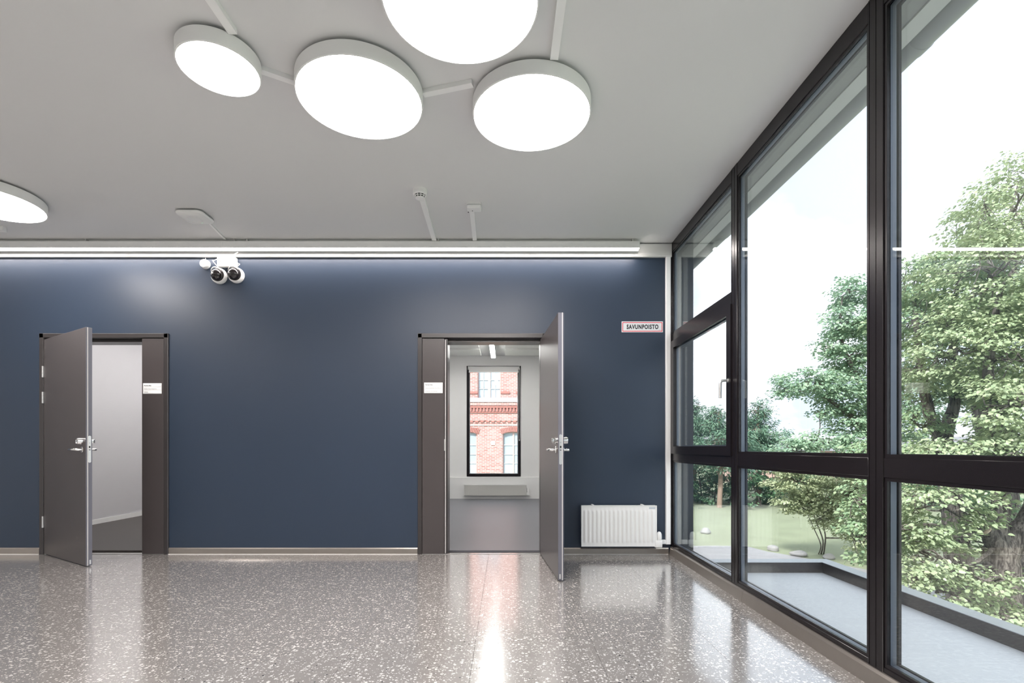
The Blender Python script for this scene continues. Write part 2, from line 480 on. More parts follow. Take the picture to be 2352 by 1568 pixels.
floor = tag(B().box(XL - T, XW + 0.16, YF - T, YB + T, -0.32, -0.02).obj('floor', M['grout']), kind='structure')
tag(floor, 'polished grey terrazzo floor with white chips', 'floor')
x_edges = [-0.155 + 0.61 * k for k in range(-11, 4)]
y_edges = [2.758 + 0.611 * k for k in range(-11, 4)]
g = 0.0008
def tile(x0, x1, y0, y1):
    bm = B().box(x0 + g, x1 - g, y0 + g, y1 - g, -0.02, 0.0)
    bm.obj('tile', M['terrazzo'], floor)
xs = [XL] + [x for x in x_edges if XL + 0.05 < x < 1.5] + [1.585]
ys = [YF] + [y for y in y_edges if YF + 0.05 < y < YB - 0.1] + [YB + 0.02]
for i in range(len(xs) - 1):
    for j in range(len(ys) - 1):
        tile(xs[i], xs[i + 1], ys[j], ys[j + 1])

ceiling = tag(B().box(XL - T, XW + 0.12, YF - T, YB + T, ZC, 3.25).obj('ceiling', M['ceiling']), 'flat grey painted ceiling', 'ceiling', kind='structure')

# door openings in the back wall
D1 = (-4.426, -3.202)
D2 = (-0.830, 0.394)
DZ = 2.0996
wb = B()
for x0, x1 in ((XL - T, D1[0] + 0.03), (D1[1] - 0.03, D2[0] + 0.03), (D2[1] - 0.03, XW + 0.0)):
    wb.box(x0, x1, YB, YB + T, 0, ZC)
for x0, x1 in (D1, D2):
    wb.box(x0 + 0.03, x1 - 0.03, YB, YB + T, DZ - 0.03, ZC)
tag(wb.obj('wall_back', M['wall_blue']), 'matt navy blue back wall', 'wall', kind='structure')
tag(B().box(XL - T, XL, YF, YB, 0, ZC).obj('wall_left', M['wall_white']), 'pale left wall outside the view', 'wall', kind='structure')
tag(B().box(XL - T, XW + 0.12, YF - T, YF, 0, ZC).obj('wall_front', M['wall_white']), 'pale wall behind the viewer', 'wall', kind='structure')

# baseboards
bb = B()
for x0, x1 in ((XL, D1[0] - 0.003), (D1[1] + 0.003, D2[0] - 0.003), (D2[1] + 0.003, 1.555)):
    bb.prism([(YB, 0), (YB - 0.012, 0), (YB - 0.012, 0.052), (YB - 0.006, 0.062), (YB, 0.062)], 'X', x0, x1)
bbo = tag(bb.obj('baseboard_back', M['skirting']), 'beige metal baseboard along the navy wall', 'baseboard', kind='structure')
bs = B()
for x0, x1 in ((XL, D1[0] - 0.003), (D1[1] + 0.003, D2[0] - 0.003), (D2[1] + 0.003, 1.55)):
    bs.box(x0, x1, YB - 0.0145, YB - 0.012, 0.0, 0.005)
bs.obj('sealant_bead', M['seal'], bbo)
br_ = thing('baseboard_right', (1.56, YB, 0), 'beige metal sill strip below the tall windows', 'baseboard', kind='structure')
ysplit = [YB - 0.013, 3.30, 1.45, -0.4, -2.2, YF]
for a, b in zip(ysplit[:-1], ysplit[1:]):
    B().prism([(1.556, 0), (1.566, 0.064), (1.574, 0.075), (1.60, 0.077), (1.60, 0.0)], 'Y', b + 0.0008, a - 0.0008).obj('strip', M['skirting'], br_)

# ------------------------------------------------------------------ glazed wall on the right
W1 = thing('window_1', (XW, YB, 0), 'dark framed floor to ceiling window wall on the right', 'window', kind='structure')
mull_c = [3.455, 2.137, 0.819, -0.499, -1.817, -3.135]
hw = 0.044
def member(name, x0, x1, y0, y1, z0, z1):
    return B().box(x0, x1, y0, y1, z0, z1, bev=0.0025).obj(name, M['window_dark'], W1, smooth=40)
Z_HEAD, Z_SILL = 2.865, 0.100
T1Z = (0.890, 0.974)     # main transom
T2Z = (2.000, 2.093)     # transom above the opening sash
member('mullion', XW, 1.646, 4.742, YB + 0.02, 0.0, ZC)
for c in mull_c:
    mo = member('mullion', XW, 1.646, c - hw, c + hw, 0.0, ZC)
    gr = B().box(XW - 0.0015, XW + 0.001, c - 0.004, c - 0.001, 0.08, ZC - 0.01).box(XW - 0.0015, XW + 0.001, c + 0.034, c + 0.036, 0.08, ZC - 0.01)
    gr.obj('cover_joint', M['spacer'] if False else M['window_dark'], mo)
edges = [4.742] + mull_c + [YF]
panes = []
for i in range(len(edges) - 1):
    ya = edges[i] - (hw if i else 0.0)
    yb = edges[i + 1] + hw if i + 1 < len(edges) - 1 else YF + 0.01
    member('head_rail', XW + 0.002, 1.646, yb, ya, Z_HEAD, ZC)
    member('sill_rail', XW + 0.002, 1.646, yb, ya, 0.0, Z_SILL)
    member('transom', XW + 0.002, 1.646, yb, ya, *T1Z)
    panes.append((yb, ya, Z_SILL, T1Z[0]))
    if i == 0:
        member('transom', XW + 0.002, 1.646, yb, ya, *T2Z)
        panes.append((yb, ya, T2Z[1], Z_HEAD))
        sash = (yb, ya, T1Z[1], T2Z[0])
    else:
        panes.append((yb, ya, T1Z[1], Z_HEAD))
XG = 1.598           # inner glass surface
def glazing(y0, y1, z0, z1, parent, xg=XG):
    p = B().box(xg, xg + 0.004, y0 + 0.003, y1 - 0.003, z0 + 0.003, z1 - 0.003).obj('glass_pane', M['glass'], parent)
    B().box(xg + 0.030, xg + 0.034, y0 + 0.003, y1 - 0.003, z0 + 0.003, z1 - 0.003).obj('glass_pane', M['glass'], parent)
    return B().ring_x(xg + 0.0045, xg + 0.0295, y0 + 0.002, y1 - 0.002, z0 + 0.002, z1 - 0.002, 0.010).obj('spacer', M['spacer'], parent)
def pane(y0, y1, z0, z1, parent):
    B().ring_x(XW + 0.006, XG - 0.0005, y0, y1, z0, z1, 0.014).obj('glazing_bead', M['window_dark'], parent)
    glazing(y0, y1, z0, z1, parent)
    B().ring_x(XG + 0.035, 1.645, y0, y1, z0, z1, 0.016).obj('outer_bead', M['window_dark'], parent)
for q in panes:
    pane(*q, W1)
# opening sash with lever handle
y0, y1, z0, z1 = sash
so = B()
so.ring_x(1.570, 1.640, y0 - 0.012, y1 - 0.002, z0 - 0.016, z1 + 0.016, 0.068)
so = so.obj('sash', M['window_dark'], W1)
glazing(y0 + 0.052, y1 - 0.066, z0 + 0.048, z1 - 0.048, so, 1.594)
hy = y0 + 0.022
h = B()
h.lathe([(0.0, -0.006), (0.015, -0.006), (0.015, 0.0)], (1.570, hy, 1.487), 'X', 20)
h.tube(catmull([(1.566, hy, 1.487), (1.548, hy, 1.487), (1.530, hy, 1.486), (1.517, hy, 1.477), (1.514, hy, 1.460), (1.513, hy, 1.42), (1.512, hy, 1.362)], 5), 0.0095, 14)
tag(h.obj('window_handle', M['steel'], so, smooth=40), 'satin steel lever handle')

trim1 = tag(B().prism([(1.526, YB), (1.526, YB - 0.022), (1.530, YB - 0.027), (1.568, YB - 0.027), (1.573, YB - 0.022), (1.573, YB)], 'Z', 0.098, 2.822).obj('trim_1', M['white_plastic']),
            'white vertical trim strip between navy wall and window', 'trim', kind='structure')

# outside of the window: wall end, eaves, gutter, terrace roof
tag(B().box(1.648, 1.784, 4.745, 5.05, -0.6, 3.25).box(1.60, 1.70, YB + 0.03, 10.3, -0.6, 3.25).obj('wall_outer', M['facade']), 'dark outer wall end beyond the corner window', 'wall', kind='structure')
eave = thing('trim_2', (1.72, 2.0, 3.1), 'grey eaves with light drip board above the windows', 'eaves', kind='structure')
B().box(1.705, 1.975, -6, 10.5, 3.10, 3.25).obj('soffit', M['soffit'], eave)
B().box(1.977, 2.072, -6, 10.5, 3.092, 3.25).obj('drip_board', M['soffit_light'], eave)
B().box(-9, 2.072, -6, 10.5, 3.252, 3.32).obj('roof_deck', M['roof_far'], eave)
gut = thing('rain_gutter', (2.14, 2, 3.06), 'grey half round rain gutter hanging outside along the eaves', 'gutter')
def half_tube(name, yc0, yc1, r0, r1, material):
    b = B()
    n = 18
    pts = [(2.145 + r1 * math.cos(math.pi + math.pi * k / n), 3.135 + r1 * math.sin(math.pi + math.pi * k / n)) for k in range(n + 1)]
    pts += [(2.145 + r0 * math.cos(2 * math.pi - math.pi * k / n), 3.135 + r0 * math.sin(2 * math.pi - math.pi * k / n)) for k in range(n + 1)]
    b.prism(pts, 'Y', yc0, yc1)
    return b.obj(name, material, gut, smooth=40)
half_tube('channel', 2.62, 10.5, 0.066, 0.069, M['gutter'])
half_tube('channel', -6, 2.60, 0.066, 0.069, M['gutter'])
for y in (2.61, 4.9, 7.2):
    half_tube('joint_ring', y - 0.03, y + 0.03, 0.069, 0.0735, M['gutter'])
ZR, ZPT, XP, YP = -0.563, -0.427, 4.0, 6.31
terrace = thing('terrace_roof', (2.8, 2, ZR), 'flat grey roof outside below the windows with dark upstand', 'roof', kind='structure')
B().box(1.70, XP + 0.02, -6, YP + 0.02, -0.85, ZR).obj('membrane', M['roof'], terrace)
B().box(XP, XP + 0.07, -6, YP + 0.07, -0.85, ZPT - 0.006).obj('parapet', M['parapet'], terrace)
B().box(1.784, XP, YP, YP + 0.07, -0.85, ZPT - 0.006).obj('parapet', M['parapet'], terrace)
B().prism([(XP - 0.012, ZPT - 0.006), (XP - 0.012, ZPT), (XP + 0.13, ZPT + 0.010), (XP + 0.13, ZPT - 0.03), (XP + 0.126, ZPT - 0.03), (XP + 0.126, ZPT - 0.006)], 'Y', -6, YP + 0.13).obj('capping', M['capping'], terrace)
B().prism([(YP - 0.012, ZPT - 0.006), (YP - 0.012, ZPT), (YP + 0.13, ZPT + 0.010), (YP + 0.13, ZPT - 0.006)], 'X', 1.784, XP + 0.13).obj('capping', M['capping'], terrace)
B().box(1.75, XP - 0.05, -6, YP - 0.05, -3.2, -0.85).obj('lower_storey', M['facade'], terrace)

# ------------------------------------------------------------------ doors
def lever_set(leaf, xh, side_sign, yface, zc, thumb):
    """lock cylinder and lever handle on one face of a leaf; side_sign: -1 room face, +1 inner face"""
    s = side_sign
    dirx = -1 if xh > 0 else 1
    lv = B()
    lv.lathe([(0.0, 0.0), (0.024, 0.0), (0.026, 0.006 * s), (0.024, 0.009 * s), (0.0, 0.009 * s)], (xh, yface, zc), 'Y', 24)
    lv.tube([(xh, yface, zc), (xh, yface + s * 0.030, zc), (xh + dirx * 0.004, yface + s * 0.046, zc), (xh + dirx * 0.016, yface + s * 0.052, zc),
             (xh + dirx * 0.07, yface + s * 0.054, zc), (xh + dirx * 0.125, yface + s * 0.054, zc)], [0.010, 0.010, 0.0105, 0.0105, 0.010, 0.009], 12)
    lv.obj('lever_handle', M['chrome'], leaf, smooth=40)
    cy = B()
    zz = zc + 0.072
    if thumb:
        cy.lathe([(0.0, 0.0), (0.025, 0.0), (0.025, 0.012 * s), (0.0, 0.012 * s)], (xh, yface, zz), 'Y', 24)
        cy.box(xh - 0.006, xh + 0.006, yface + s * 0.012 if s > 0 else yface - 0.04, yface + 0.04 if s > 0 else yface - 0.012, zz - 0.018, zz + 0.018, bev=0.004, seg=2)
    else:
        cy.lathe([(0.0, 0.0), (0.028, 0.0), (0.028, 0.030 * s), (0.026, 0.040 * s), (0.020, 0.043 * s), (0.020, 0.040 * s), (0.0, 0.040 * s)], (xh, yface, zz), 'Y', 28)
    cy.obj('lock_cylinder', M['chrome'], leaf, smooth=40)

def door(name, D, mirror, hinge, angle, label, plate_lines, plate_label):
    s = -1 if mirror else 1
    root = thing(name, ((D[0] + D[1]) / 2, YB, 0), label, 'door', kind='structure')
    # frame: architrave rim, jamb lining, stop
    fr = B()
    x0, x1 = D
    pf = 0.016
    fw = 0.040
    def prof_jamb(xo, sgn):
        return [(xo, YB + 0.0), (xo, YB - pf + 0.004), (xo + sgn * 0.004, YB - pf), (xo + sgn * (fw - 0.003), YB - pf), (xo + sgn * fw, YB - pf + 0.003),
                (xo + sgn * fw, YB + 0.045), (xo + sgn * (fw + 0.016), YB + 0.045), (xo + sgn * (fw + 0.016), YB + T + 0.012), (xo, YB + T + 0.012)]
    fr.prism(prof_jamb(x0, 1), 'Z', 0, DZ)
    fr.prism(prof_jamb(x1, -1), 'Z', 0, DZ)
    zt = DZ
    fr.prism([(YB, zt), (YB - pf + 0.004, zt), (YB - pf, zt - 0.004), (YB - pf, zt - fw + 0.0), (YB + 0.045, zt - fw - 0.012), (YB + 0.045, zt - fw - 0.03), (YB + T + 0.012, zt - fw - 0.03), (YB + T + 0.012, zt)],
             'X', x0 + 0.001, x1 - 0.001)
    fr.obj('door_frame', M['door_frame'], root)
    # fixed side panel
    if mirror: p0, p1 = x0 + 0.042, x0 + 0.253
    else: p0, p1 = x1 - 0.249, x1 - 0.041
    sp = B().box(p0, p1, YB - 0.012, YB + 0.040, 0.004, DZ - fw - 0.008, bev=0.0025).obj('side_panel', M['door'], root)
    # post between panel and opening with pale seal
    px = p1 if mirror else p0
    a, b = (px + 0.001, px + 0.030) if mirror else (px - 0.012, px - 0.001)
    B().box(a, b, YB - 0.002 if mirror else YB + 0.004, YB + T + 0.01, 0.0, DZ - fw - 0.01, bev=0.002).obj('frame_post', M['door_frame'], root)
    if mirror:
        B().box(b - 0.024, b - 0.017, YB - 0.006, YB - 0.002, 0.01, DZ - fw - 0.02).obj('seal', M['seal'], root)
        B().box(a - 0.003, a + 0.006, YB - 0.0155, YB - 0.001, 0.985, 1.095, bev=0.001).obj('strike_plate', M['steel'], root)
    B().box(x0 + 0.03, x1 - 0.03, YB - 0.004, YB + 0.032, 0.0, 0.004).obj('threshold', M['chrome'] if mirror else M['steel'], root)
    # leaf, local: hinge at the origin
    leaf = thing('door_leaf', (hinge[0], hinge[1], 0), rz=angle)
    leaf.parent = root
    bx, by, bz = root.location
    leaf.location = (hinge[0] - bx, hinge[1] - by, 0)
    leaf['_base'] = [-bx, -by, 0]        # cancels the root offset: leaf parts are in hinge space
    Lw, th = 0.955, 0.045
    def bxo(u0, u1, *r): return (min(s * u0, s * u1), max(s * u0, s * u1), *r)
    B().box(*bxo(0.0, Lw, 0.0, th, 0.008, 2.040), bev=0.0025).obj('panel', M['door'], leaf)
    B().box(*bxo(Lw - 0.001, Lw + 0.0015, 0.001, th - 0.001, 0.010, 2.038)).obj('edge_band', M['grey_edge'], leaf)
    B().box(*bxo(Lw + 0.001, Lw + 0.0045, 0.010, 0.0145, 0.010, 2.038)).obj('edge_seal', M['seal'], leaf)
    # rounded lock plate on the edge
    pts = []
    for k in range(9): pts.append((0.026 + 0.010 * math.cos(math.pi * k / 8), 1.106 + 0.010 * math.sin(math.pi * k / 8)))
    for k in range(9): pts.append((0.026 - 0.010 * math.cos(math.pi * k / 8), 0.896 - 0.010 * math.sin(math.pi * k / 8)))
    lp = B().prism(pts, 'X', s * (Lw + 0.001), s * (Lw + 0.004)).obj('lock_plate', M['steel'], leaf)
    kb = B()
    kb.box(*bxo(Lw + 0.004, Lw + 0.0047, 0.020, 0.032, 0.993, 0.999)); kb.box(*bxo(Lw + 0.004, Lw + 0.006, 0.020, 0.031, 1.012, 1.028))
    kb.box(*bxo(Lw + 0.004, Lw + 0.0047, 0.024, 0.028, 1.052, 1.056))
    kb.obj('latch_bolt', M['black'], lp) if False else kb.obj('latch_bolt', M['black'], leaf)
    B().box(*bxo(Lw + 0.001, Lw + 0.004, 0.024, 0.036, 0.02, 0.056), bev=0.0015).box(*bxo(Lw + 0.0035, Lw + 0.005, 0.027, 0.033, 0.026, 0.040)).obj('drop_seal_cap', M['steel'], leaf)
    B().box(*bxo(0.01, Lw - 0.01, 0.012, 0.033, 0.0015, 0.009)).obj('drop_seal', M['grey_edge'], leaf)
    lever_set(leaf, s * (Lw - 0.062), -1, 0.0, 0.998, False)
    lever_set(leaf, s * (Lw - 0.062), 1, th, 0.998, True)
    for zh in (0.31, 1.49, 1.735):
        hb = B()
        for k in range(3):
            hb.tube([(-s * 0.008, -0.006, zh + 0.036 * k - 0.054), (-s * 0.008, -0.006, zh + 0.036 * k - 0.0195)], 0.0085, 14)
        hb.obj('hinge', M['steel'], leaf, smooth=40)
    # name plate on the side panel
    pc = (p0 + p1) / 2 + (0.002 if mirror else -0.003)
    zc = 1.017 + (CY - (890.5 if mirror else 892.0)) * (YB - 0.012) / F
    npz = thing('name_plate', (pc, YB - 0.0121, zc), plate_label, 'sign', group='name plates beside the doors')
    pw_, phh = 0.176, 0.100
    B().box(pc - pw_ / 2, pc + pw_ / 2, YB - 0.0155, YB - 0.0121, zc - phh / 2, zc + phh / 2).obj('holder', M['white_plastic'], npz)
    for k in range(3):
        za = zc + phh / 2 - 0.004 - (k + 1) * 0.0307
        sl = B().prism([(YB - 0.0155, za + 0.0015), (YB - 0.0185, za + 0.0015), (YB - 0.0165, za + 0.0300), (YB - 0.0155, za + 0.0300)], 'X', pc - pw_ / 2 + 0.003, pc + pw_ / 2 - 0.003)
        sl.obj('slat', M['white_plastic'], npz)
        tx, ww = plate_lines[k]
        text_mesh('lettering', tx, 0.011, M['ink'] if k == 0 else M['ink_grey'], npz, (pc - pw_ / 2 + 0.012, YB - 0.0189, za + 0.009), width=ww, offset=0.0003 if k == 0 else 0.0)
    return root

door('door_1', D1, False, (-4.376, YB - 0.018), R(-31.5), 'brown door standing half open on the left showing a pale room',
     (('Parisarvilky', 0.070), ('Lasser Tuo Taaperot', 0.118), ('Lähde', 0.036)), 'white name plate on the left door side panel')
door('door_2', D2, True, (0.380, YB - 0.018), R(94.0), 'brown door swung wide open in the middle showing an office window',
     (('Parisarvilky', 0.070), ('Ajoneuvotekniikka Auto Biotuuli', 0.152), ('yhteisö Sundberg', 0.112)), 'white name plate left of the wide open middle door')

# ------------------------------------------------------------------ rooms behind the back wall
YO = 10.0
ZO = 2.843
XOL, XOR = -2.45, 1.55
tag(B().box(XOL - 0.1, XOR + 0.05, YB + T, YO + 0.3, -0.30, -0.001).obj('floor_office', M['carpet']), 'blue grey floor covering of the office beyond the open door', 'floor', kind='structure')
tag(B().box(XOL - 0.1, XOR + 0.05, YB + T, YO + 0.3, ZO, 3.25).obj('ceiling_office', M['ceiling']), 'pale ceiling of the office beyond the open door', 'ceiling', kind='structure')
WX0, WX1, WZ0, WZ1 = -0.765, 0.313, 0.434, 2.643
wo = B()
wo.box(XOL - 0.1, WX0, YO, YO + 0.3, 0, ZO); wo.box(WX1, XOR + 0.05, YO, YO + 0.3, 0, ZO)
wo.box(WX0, WX1, YO, YO + 0.3, WZ1, ZO); wo.box(WX0, WX1, YO, YO + 0.3, 0, WZ0 - 0.002)
tag(wo.obj('wall_office_back', M['wall_white']), 'pale grey office wall with the tall window', 'wall', kind='structure')
tag(B().box(XOL - 0.1, XOL, YB + T, YO, 0, ZO).obj('wall_office_left', M['wall_white']), 'pale partition wall of the office', 'wall', kind='structure')
tag(B().box(XOR, XOR + 0.05, YB + T, YO, 0, ZO).obj('wall_office_right', M['wall_white']), 'pale right wall of the office', 'wall', kind='structure')
tag(B().box(XOL, XOR, YO - 0.07, YO, 0, 0.417).box(XOL, XOR, YO - 0.076, YO - 0.07, 0.0, 0.062).obj('trim_3', M['wall_white']), 'low pale wall ledge under the office window', 'ledge', kind='structure')
W2 = thing('window_2', ((WX0 + WX1) / 2, YO, WZ0), 'tall narrow black framed office window seen through the doorway', 'window', kind='structure')
B().ring_y(WX0, WX1, YO - 0.005, YO + 0.07, WZ0, WZ1, 0.052).obj('window_frame', M['window_dark'], W2)
B().ring_y(WX0 + 0.05, WX1 - 0.05, YO + 0.045, YO + 0.06, WZ0 + 0.05, WZ1 - 0.05, 0.014).obj('spacer', M['stone_white'], W2)
B().box(WX0 + 0.05, WX1 - 0.05, YO + 0.05, YO + 0.056, WZ0 + 0.05, WZ1 - 0.05).obj('glass_pane', M['glass_far'], W2)
bl = thing('roller_blind', ((WX0 + WX1) / 2, YO - 0.03, WZ1 - 0.08), 'rolled up grey roller blind at the top of the office window', 'blind')
b = B(); b.tube([(WX0 + 0.04, YO - 0.042, WZ1 - 0.045), (WX1 - 0.04, YO - 0.042, WZ1 - 0.045)], 0.030, 20); b.obj('roll', M['blind'], bl, smooth=40)
B().box(WX0 + 0.05, WX1 - 0.05, YO - 0.070, YO - 0.067, WZ1 - 0.128, WZ1 - 0.05).obj('fabric', M['blind'], bl)
B().box(WX0 + 0.045, WX1 - 0.045, YO - 0.075, YO - 0.062, WZ1 - 0.142, WZ1 - 0.124, bev=0.003).obj('bottom_bar', M['white_plastic'], bl)
for xx in (WX0 + 0.03, WX1 - 0.03):
    B().box(xx - 0.006, xx + 0.006, YO - 0.075, YO - 0.004, WZ1 - 0.085, WZ1 - 0.012, bev=0.002).obj('bracket', M['steel'], bl)
cx = WX1 - 0.028
loop = [(cx - 0.010, YO - 0.05, WZ1 - 0.05), (cx - 0.014, YO - 0.05, WZ1 - 0.8), (cx - 0.012, YO - 0.05, 1.22), (cx, YO - 0.05, 1.165), (cx + 0.014, YO - 0.05, 1.22), (cx + 0.012, YO - 0.05, WZ1 - 0.8), (cx + 0.008, YO - 0.05, WZ1 - 0.05)]
b = B(); b.tube(catmull(loop, 8), 0.0032, 6); b.obj('bead_chain', M['chain'], bl, smooth=60)

def finned_radiator():
    x0, x1, z0, z1 = P(1065, 0, 9.88).x, P(1209, 0, 9.88).x, 0.064, 0.278
    r = thing('convector_radiator', ((x0 + x1) / 2, YO - 0.07, z0), 'long low ribbed radiator below the office window', 'radiator')
    B().box(x0, x1, YO - 0.13, YO - 0.085, z0, z1, bev=0.003).obj('casing', M['radiator_grey'], r)
    f = B()
    n = 62
    for k in range(n):
        xa = x0 + 0.012 + (x1 - x0 - 0.024) * k / n
        f.box(xa, xa + (x1 - x0 - 0.024) / n * 0.55, YO - 0.139, YO - 0.13, z0 + 0.006, z1 - 0.008)
    tag(f.obj('ribbed_front', M['radiator_grey'], r), kind='stuff')
    B().box(x0, x1, YO - 0.14, YO - 0.085, z1 - 0.008, z1 + 0.002).obj('top_rim', M['white'], r)
    B().box(x0 - 0.002, x0 + 0.010, YO - 0.14, YO - 0.085, z0, z1 + 0.002).obj('end_rim', M['white'], r)
    for xx in (x0 + 0.2, x1 - 0.2):
        B().box(xx - 0.02, xx + 0.02, YO - 0.09, YO - 0.07, z0 + 0.03, z1 - 0.03).obj('bracket', M['white'], r)
    v = B()
    v.box(x1 + 0.001, x1 + 0.062, YO - 0.13, YO - 0.09, z0 + 0.004, z0 + 0.065, bev=0.006, seg=2)
    v.lathe([(0, 0), (0.022, 0.0), (0.026, 0.02), (0.026, 0.06), (0.020, 0.085), (0, 0.09)], (x1 + 0.036, YO - 0.11, z0 + 0.06), 'Z', 18)
    v.obj('thermostat_valve', M['white'], r, smooth=40)
finned_radiator()

def ceiling_panel(x0, x1, y0, y1, label):
    r = thing('ceiling_panel', ((x0 + x1) / 2, (y0 + y1) / 2, 2.75), label, 'ceiling panel', group='white acoustic panels on the office ceiling')
    B().box(x0, x1, y0, y1, 2.75, 2.79, bev=0.003).obj('panel', M['panel_white'], r)
    B().ring_y(x0, x1, 0, 0.001, 0, 0.001, 0.0002) if False else None
    f = B()
    f.box(x0 + 0.03, x0 + 0.07, y0 + 0.05, y1 - 0.05, 2.79, ZO); f.box(x1 - 0.07, x1 - 0.03, y0 + 0.05, y1 - 0.05, 2.79, ZO)
    f.obj('hanger_rail', M['white'], r)
for (side, xa, xb) in (('left', -2.0, -0.452), ('right', 0.0, 1.45)):
    ceiling_panel(xa, xb, 8.93, 9.45, 'white ceiling panel %s of the office lamp, nearest the window wall' % side)
    ceiling_panel(xa, xb, 8.16, 8.74, 'white ceiling panel %s of the office lamp, nearer the doorway' % side)

def linear_lamp(name, x, y0, y1, z, label):
    r = thing(name, (x, (y0 + y1) / 2, z), label, 'lamp')
    B().box(x - 0.045, x + 0.045, y0, y1, z + 0.012, z + 0.07, bev=0.003).obj('housing', M['lamp_white'], r)
    B().box(x - 0.038, x + 0.038, y0 + 0.004, y1 - 0.004, z, z + 0.012).obj('diffuser', M['office_light'], r)
    for yy in (y0 + 0.2, y1 - 0.2):
        b = B(); b.tube([(x, yy, z + 0.07), (x, yy, ZO)], 0.004, 8); b.obj('suspension_rod', M['steel'], r)
    return r
linear_lamp('linear_lamp', -0.22, 6.6, 9.44, 2.70, 'glowing linear office lamp in front of the tall window')

linear_lamp('linear_lamp', -1.75, 6.2, 9.0, 2.66, 'added unseen fill lamp in the office left of the doorway view')  # added out of view to brighten the office walls
linear_lamp('linear_lamp', 1.15, 6.2, 8.0, 2.66, 'added unseen fill lamp in the office right of the doorway view')  # another added lamp, out of view, lifts the office light
# room behind the left door
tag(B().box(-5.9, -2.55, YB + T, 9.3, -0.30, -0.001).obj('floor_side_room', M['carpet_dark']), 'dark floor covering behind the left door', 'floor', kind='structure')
tag(B().box(-5.9, -2.55, YB + T, 9.3, ZO, 3.25).obj('ceiling_side_room', M['ceiling']), 'ceiling of the room behind the left door', 'ceiling', kind='structure')
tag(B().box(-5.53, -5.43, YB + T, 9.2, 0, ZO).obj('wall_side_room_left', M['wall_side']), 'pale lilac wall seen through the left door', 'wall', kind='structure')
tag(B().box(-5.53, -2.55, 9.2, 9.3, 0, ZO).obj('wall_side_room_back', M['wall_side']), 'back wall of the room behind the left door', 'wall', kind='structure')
tag(B().box(-5.43, -5.418, YB + T + 0.02, 9.2, 0, 0.062).obj('baseboard_side_room', M['wall_white']), 'white baseboard of the pale side room wall', 'baseboard', kind='structure')
linear_lamp('linear_lamp', -3.4, 5.6, 8.6, 2.70, 'added unseen fill lamp in the room behind the left door, nearer the partition')  # unseen lamp added to light the side room
linear_lamp('linear_lamp', -4.5, 5.6, 8.6, 2.70, 'added unseen fill lamp in the room behind the left door, nearer the lilac wall')  # second added lamp, out of sight, brightens the lilac wall

# ------------------------------------------------------------------ lights under the ceiling
def round_lamp(x, y, rface, label):
    r = thing('round_lamp', (x, y, 2.867), label, 'lamp', group='round ceiling lamps')
    zf, zt = 2.867, 2.940
    ro = rface + 0.006
    h = B().lathe([(rface - 0.002, zf + 0.006), (rface - 0.001, zf), (ro - 0.002, zf), (ro, zf + 0.002), (ro, zt - 0.003), (ro - 0.003, zt), (rface - 0.03, zt), (rface - 0.03, zt - 0.005), (rface - 0.002, zt - 0.005), (rface - 0.002, zf + 0.006)], (x, y, 0), 'Z', 96)
    h.obj('housing', M['lamp_white'], r, smooth=35)
    B().lathe([(0, zt - 0.002), (rface - 0.025, zt - 0.002), (rface - 0.025, zt + 0.001), (0, zt + 0.001)], (x, y, 0), 'Z', 64).obj('back_plate', M['lamp_white'], r, smooth=35)
    d = B().lathe([(0, zf + 0.002), (rface * 0.8, zf + 0.002), (rface - 0.004, zf + 0.003), (rface - 0.003, zf + 0.008), (0, zf + 0.008)], (x, y, 0), 'Z', 96)
    d.obj('diffuser', M['lens_white'], r, smooth=35)
    for k in range(3):
        m = B()
        a = 2 * math.pi * k / 3 + 0.5
        m.lathe([(0, zt), (0.02, zt), (0.02, ZC), (0, ZC)], (x + 0.6 * rface * math.cos(a), y + 0.6 * rface * math.sin(a), 0), 'Z', 12)
        m.obj('mounting_foot', M['lamp_white'], r, smooth=35)
    return r
round_lamp(0.148, 2.806, 0.323, 'round white ceiling lamp nearest to the window wall')
round_lamp(-0.7745, 2.685, 0.324, 'large round white ceiling lamp between the small round lamp and the window side lamp')
round_lamp(-1.4047, 2.4616, 0.1815, 'small round white ceiling lamp, smallest of the cluster')
round_lamp(-0.186, 2.095, 0.322, 'large round white ceiling lamp cut off by the top picture edge')
round_lamp(-3.92, 3.808, 0.323, 'round white ceiling lamp alone at the far left picture edge')
round_lamp(-2.6, 0.4, 0.323, 'round white ceiling lamp above and behind the viewer')
round_lamp(-4.4, 0.9, 0.323, 'round white ceiling lamp further left behind the viewer')

def conduit(p0, p1, w, hgt, label, name='cable_trunking', zc=ZC):
    p0, p1 = Vector((*p0, 0)), Vector((*p1, 0))
    d = (p1 - p0).normalized(); nrm = Vector((-d.y, d.x, 0))
    r = thing(name, (*((p0 + p1) / 2).xy, zc), label, 'cable duct', group='white cable ducts on the ceiling')
    def slab(nm, ww, za, zb, inset):
        b = B()
        poly = [(p0 + d * inset + nrm * ww / 2), (p1 - d * inset + nrm * ww / 2), (p1 - d * inset - nrm * ww / 2), (p0 + d * inset - nrm * ww / 2)]
        b.prism([(q.x, q.y) for q in poly], 'Z', za, zb)
        return b.obj(nm, M['trunk'], r)
    slab('base', w - 0.003, zc - hgt * 0.4, zc, 0.001)
    slab('cover', w, zc - hgt, zc - hgt * 0.4, 0.0)
    return r
conduit((0.243, 1.2), (0.243, 2.475), 0.040, 0.026, 'white ceiling duct running from the window side round lamp to the top edge')
conduit((-0.445, 2.727), (-0.172, 2.651), 0.036, 0.024, 'short white ceiling duct joining the two round lamps nearest the window')
conduit((-1.245, 2.556), (-1.085, 2.650), 0.036, 0.024, 'short white ceiling duct joining the small round lamp and its bigger neighbour')
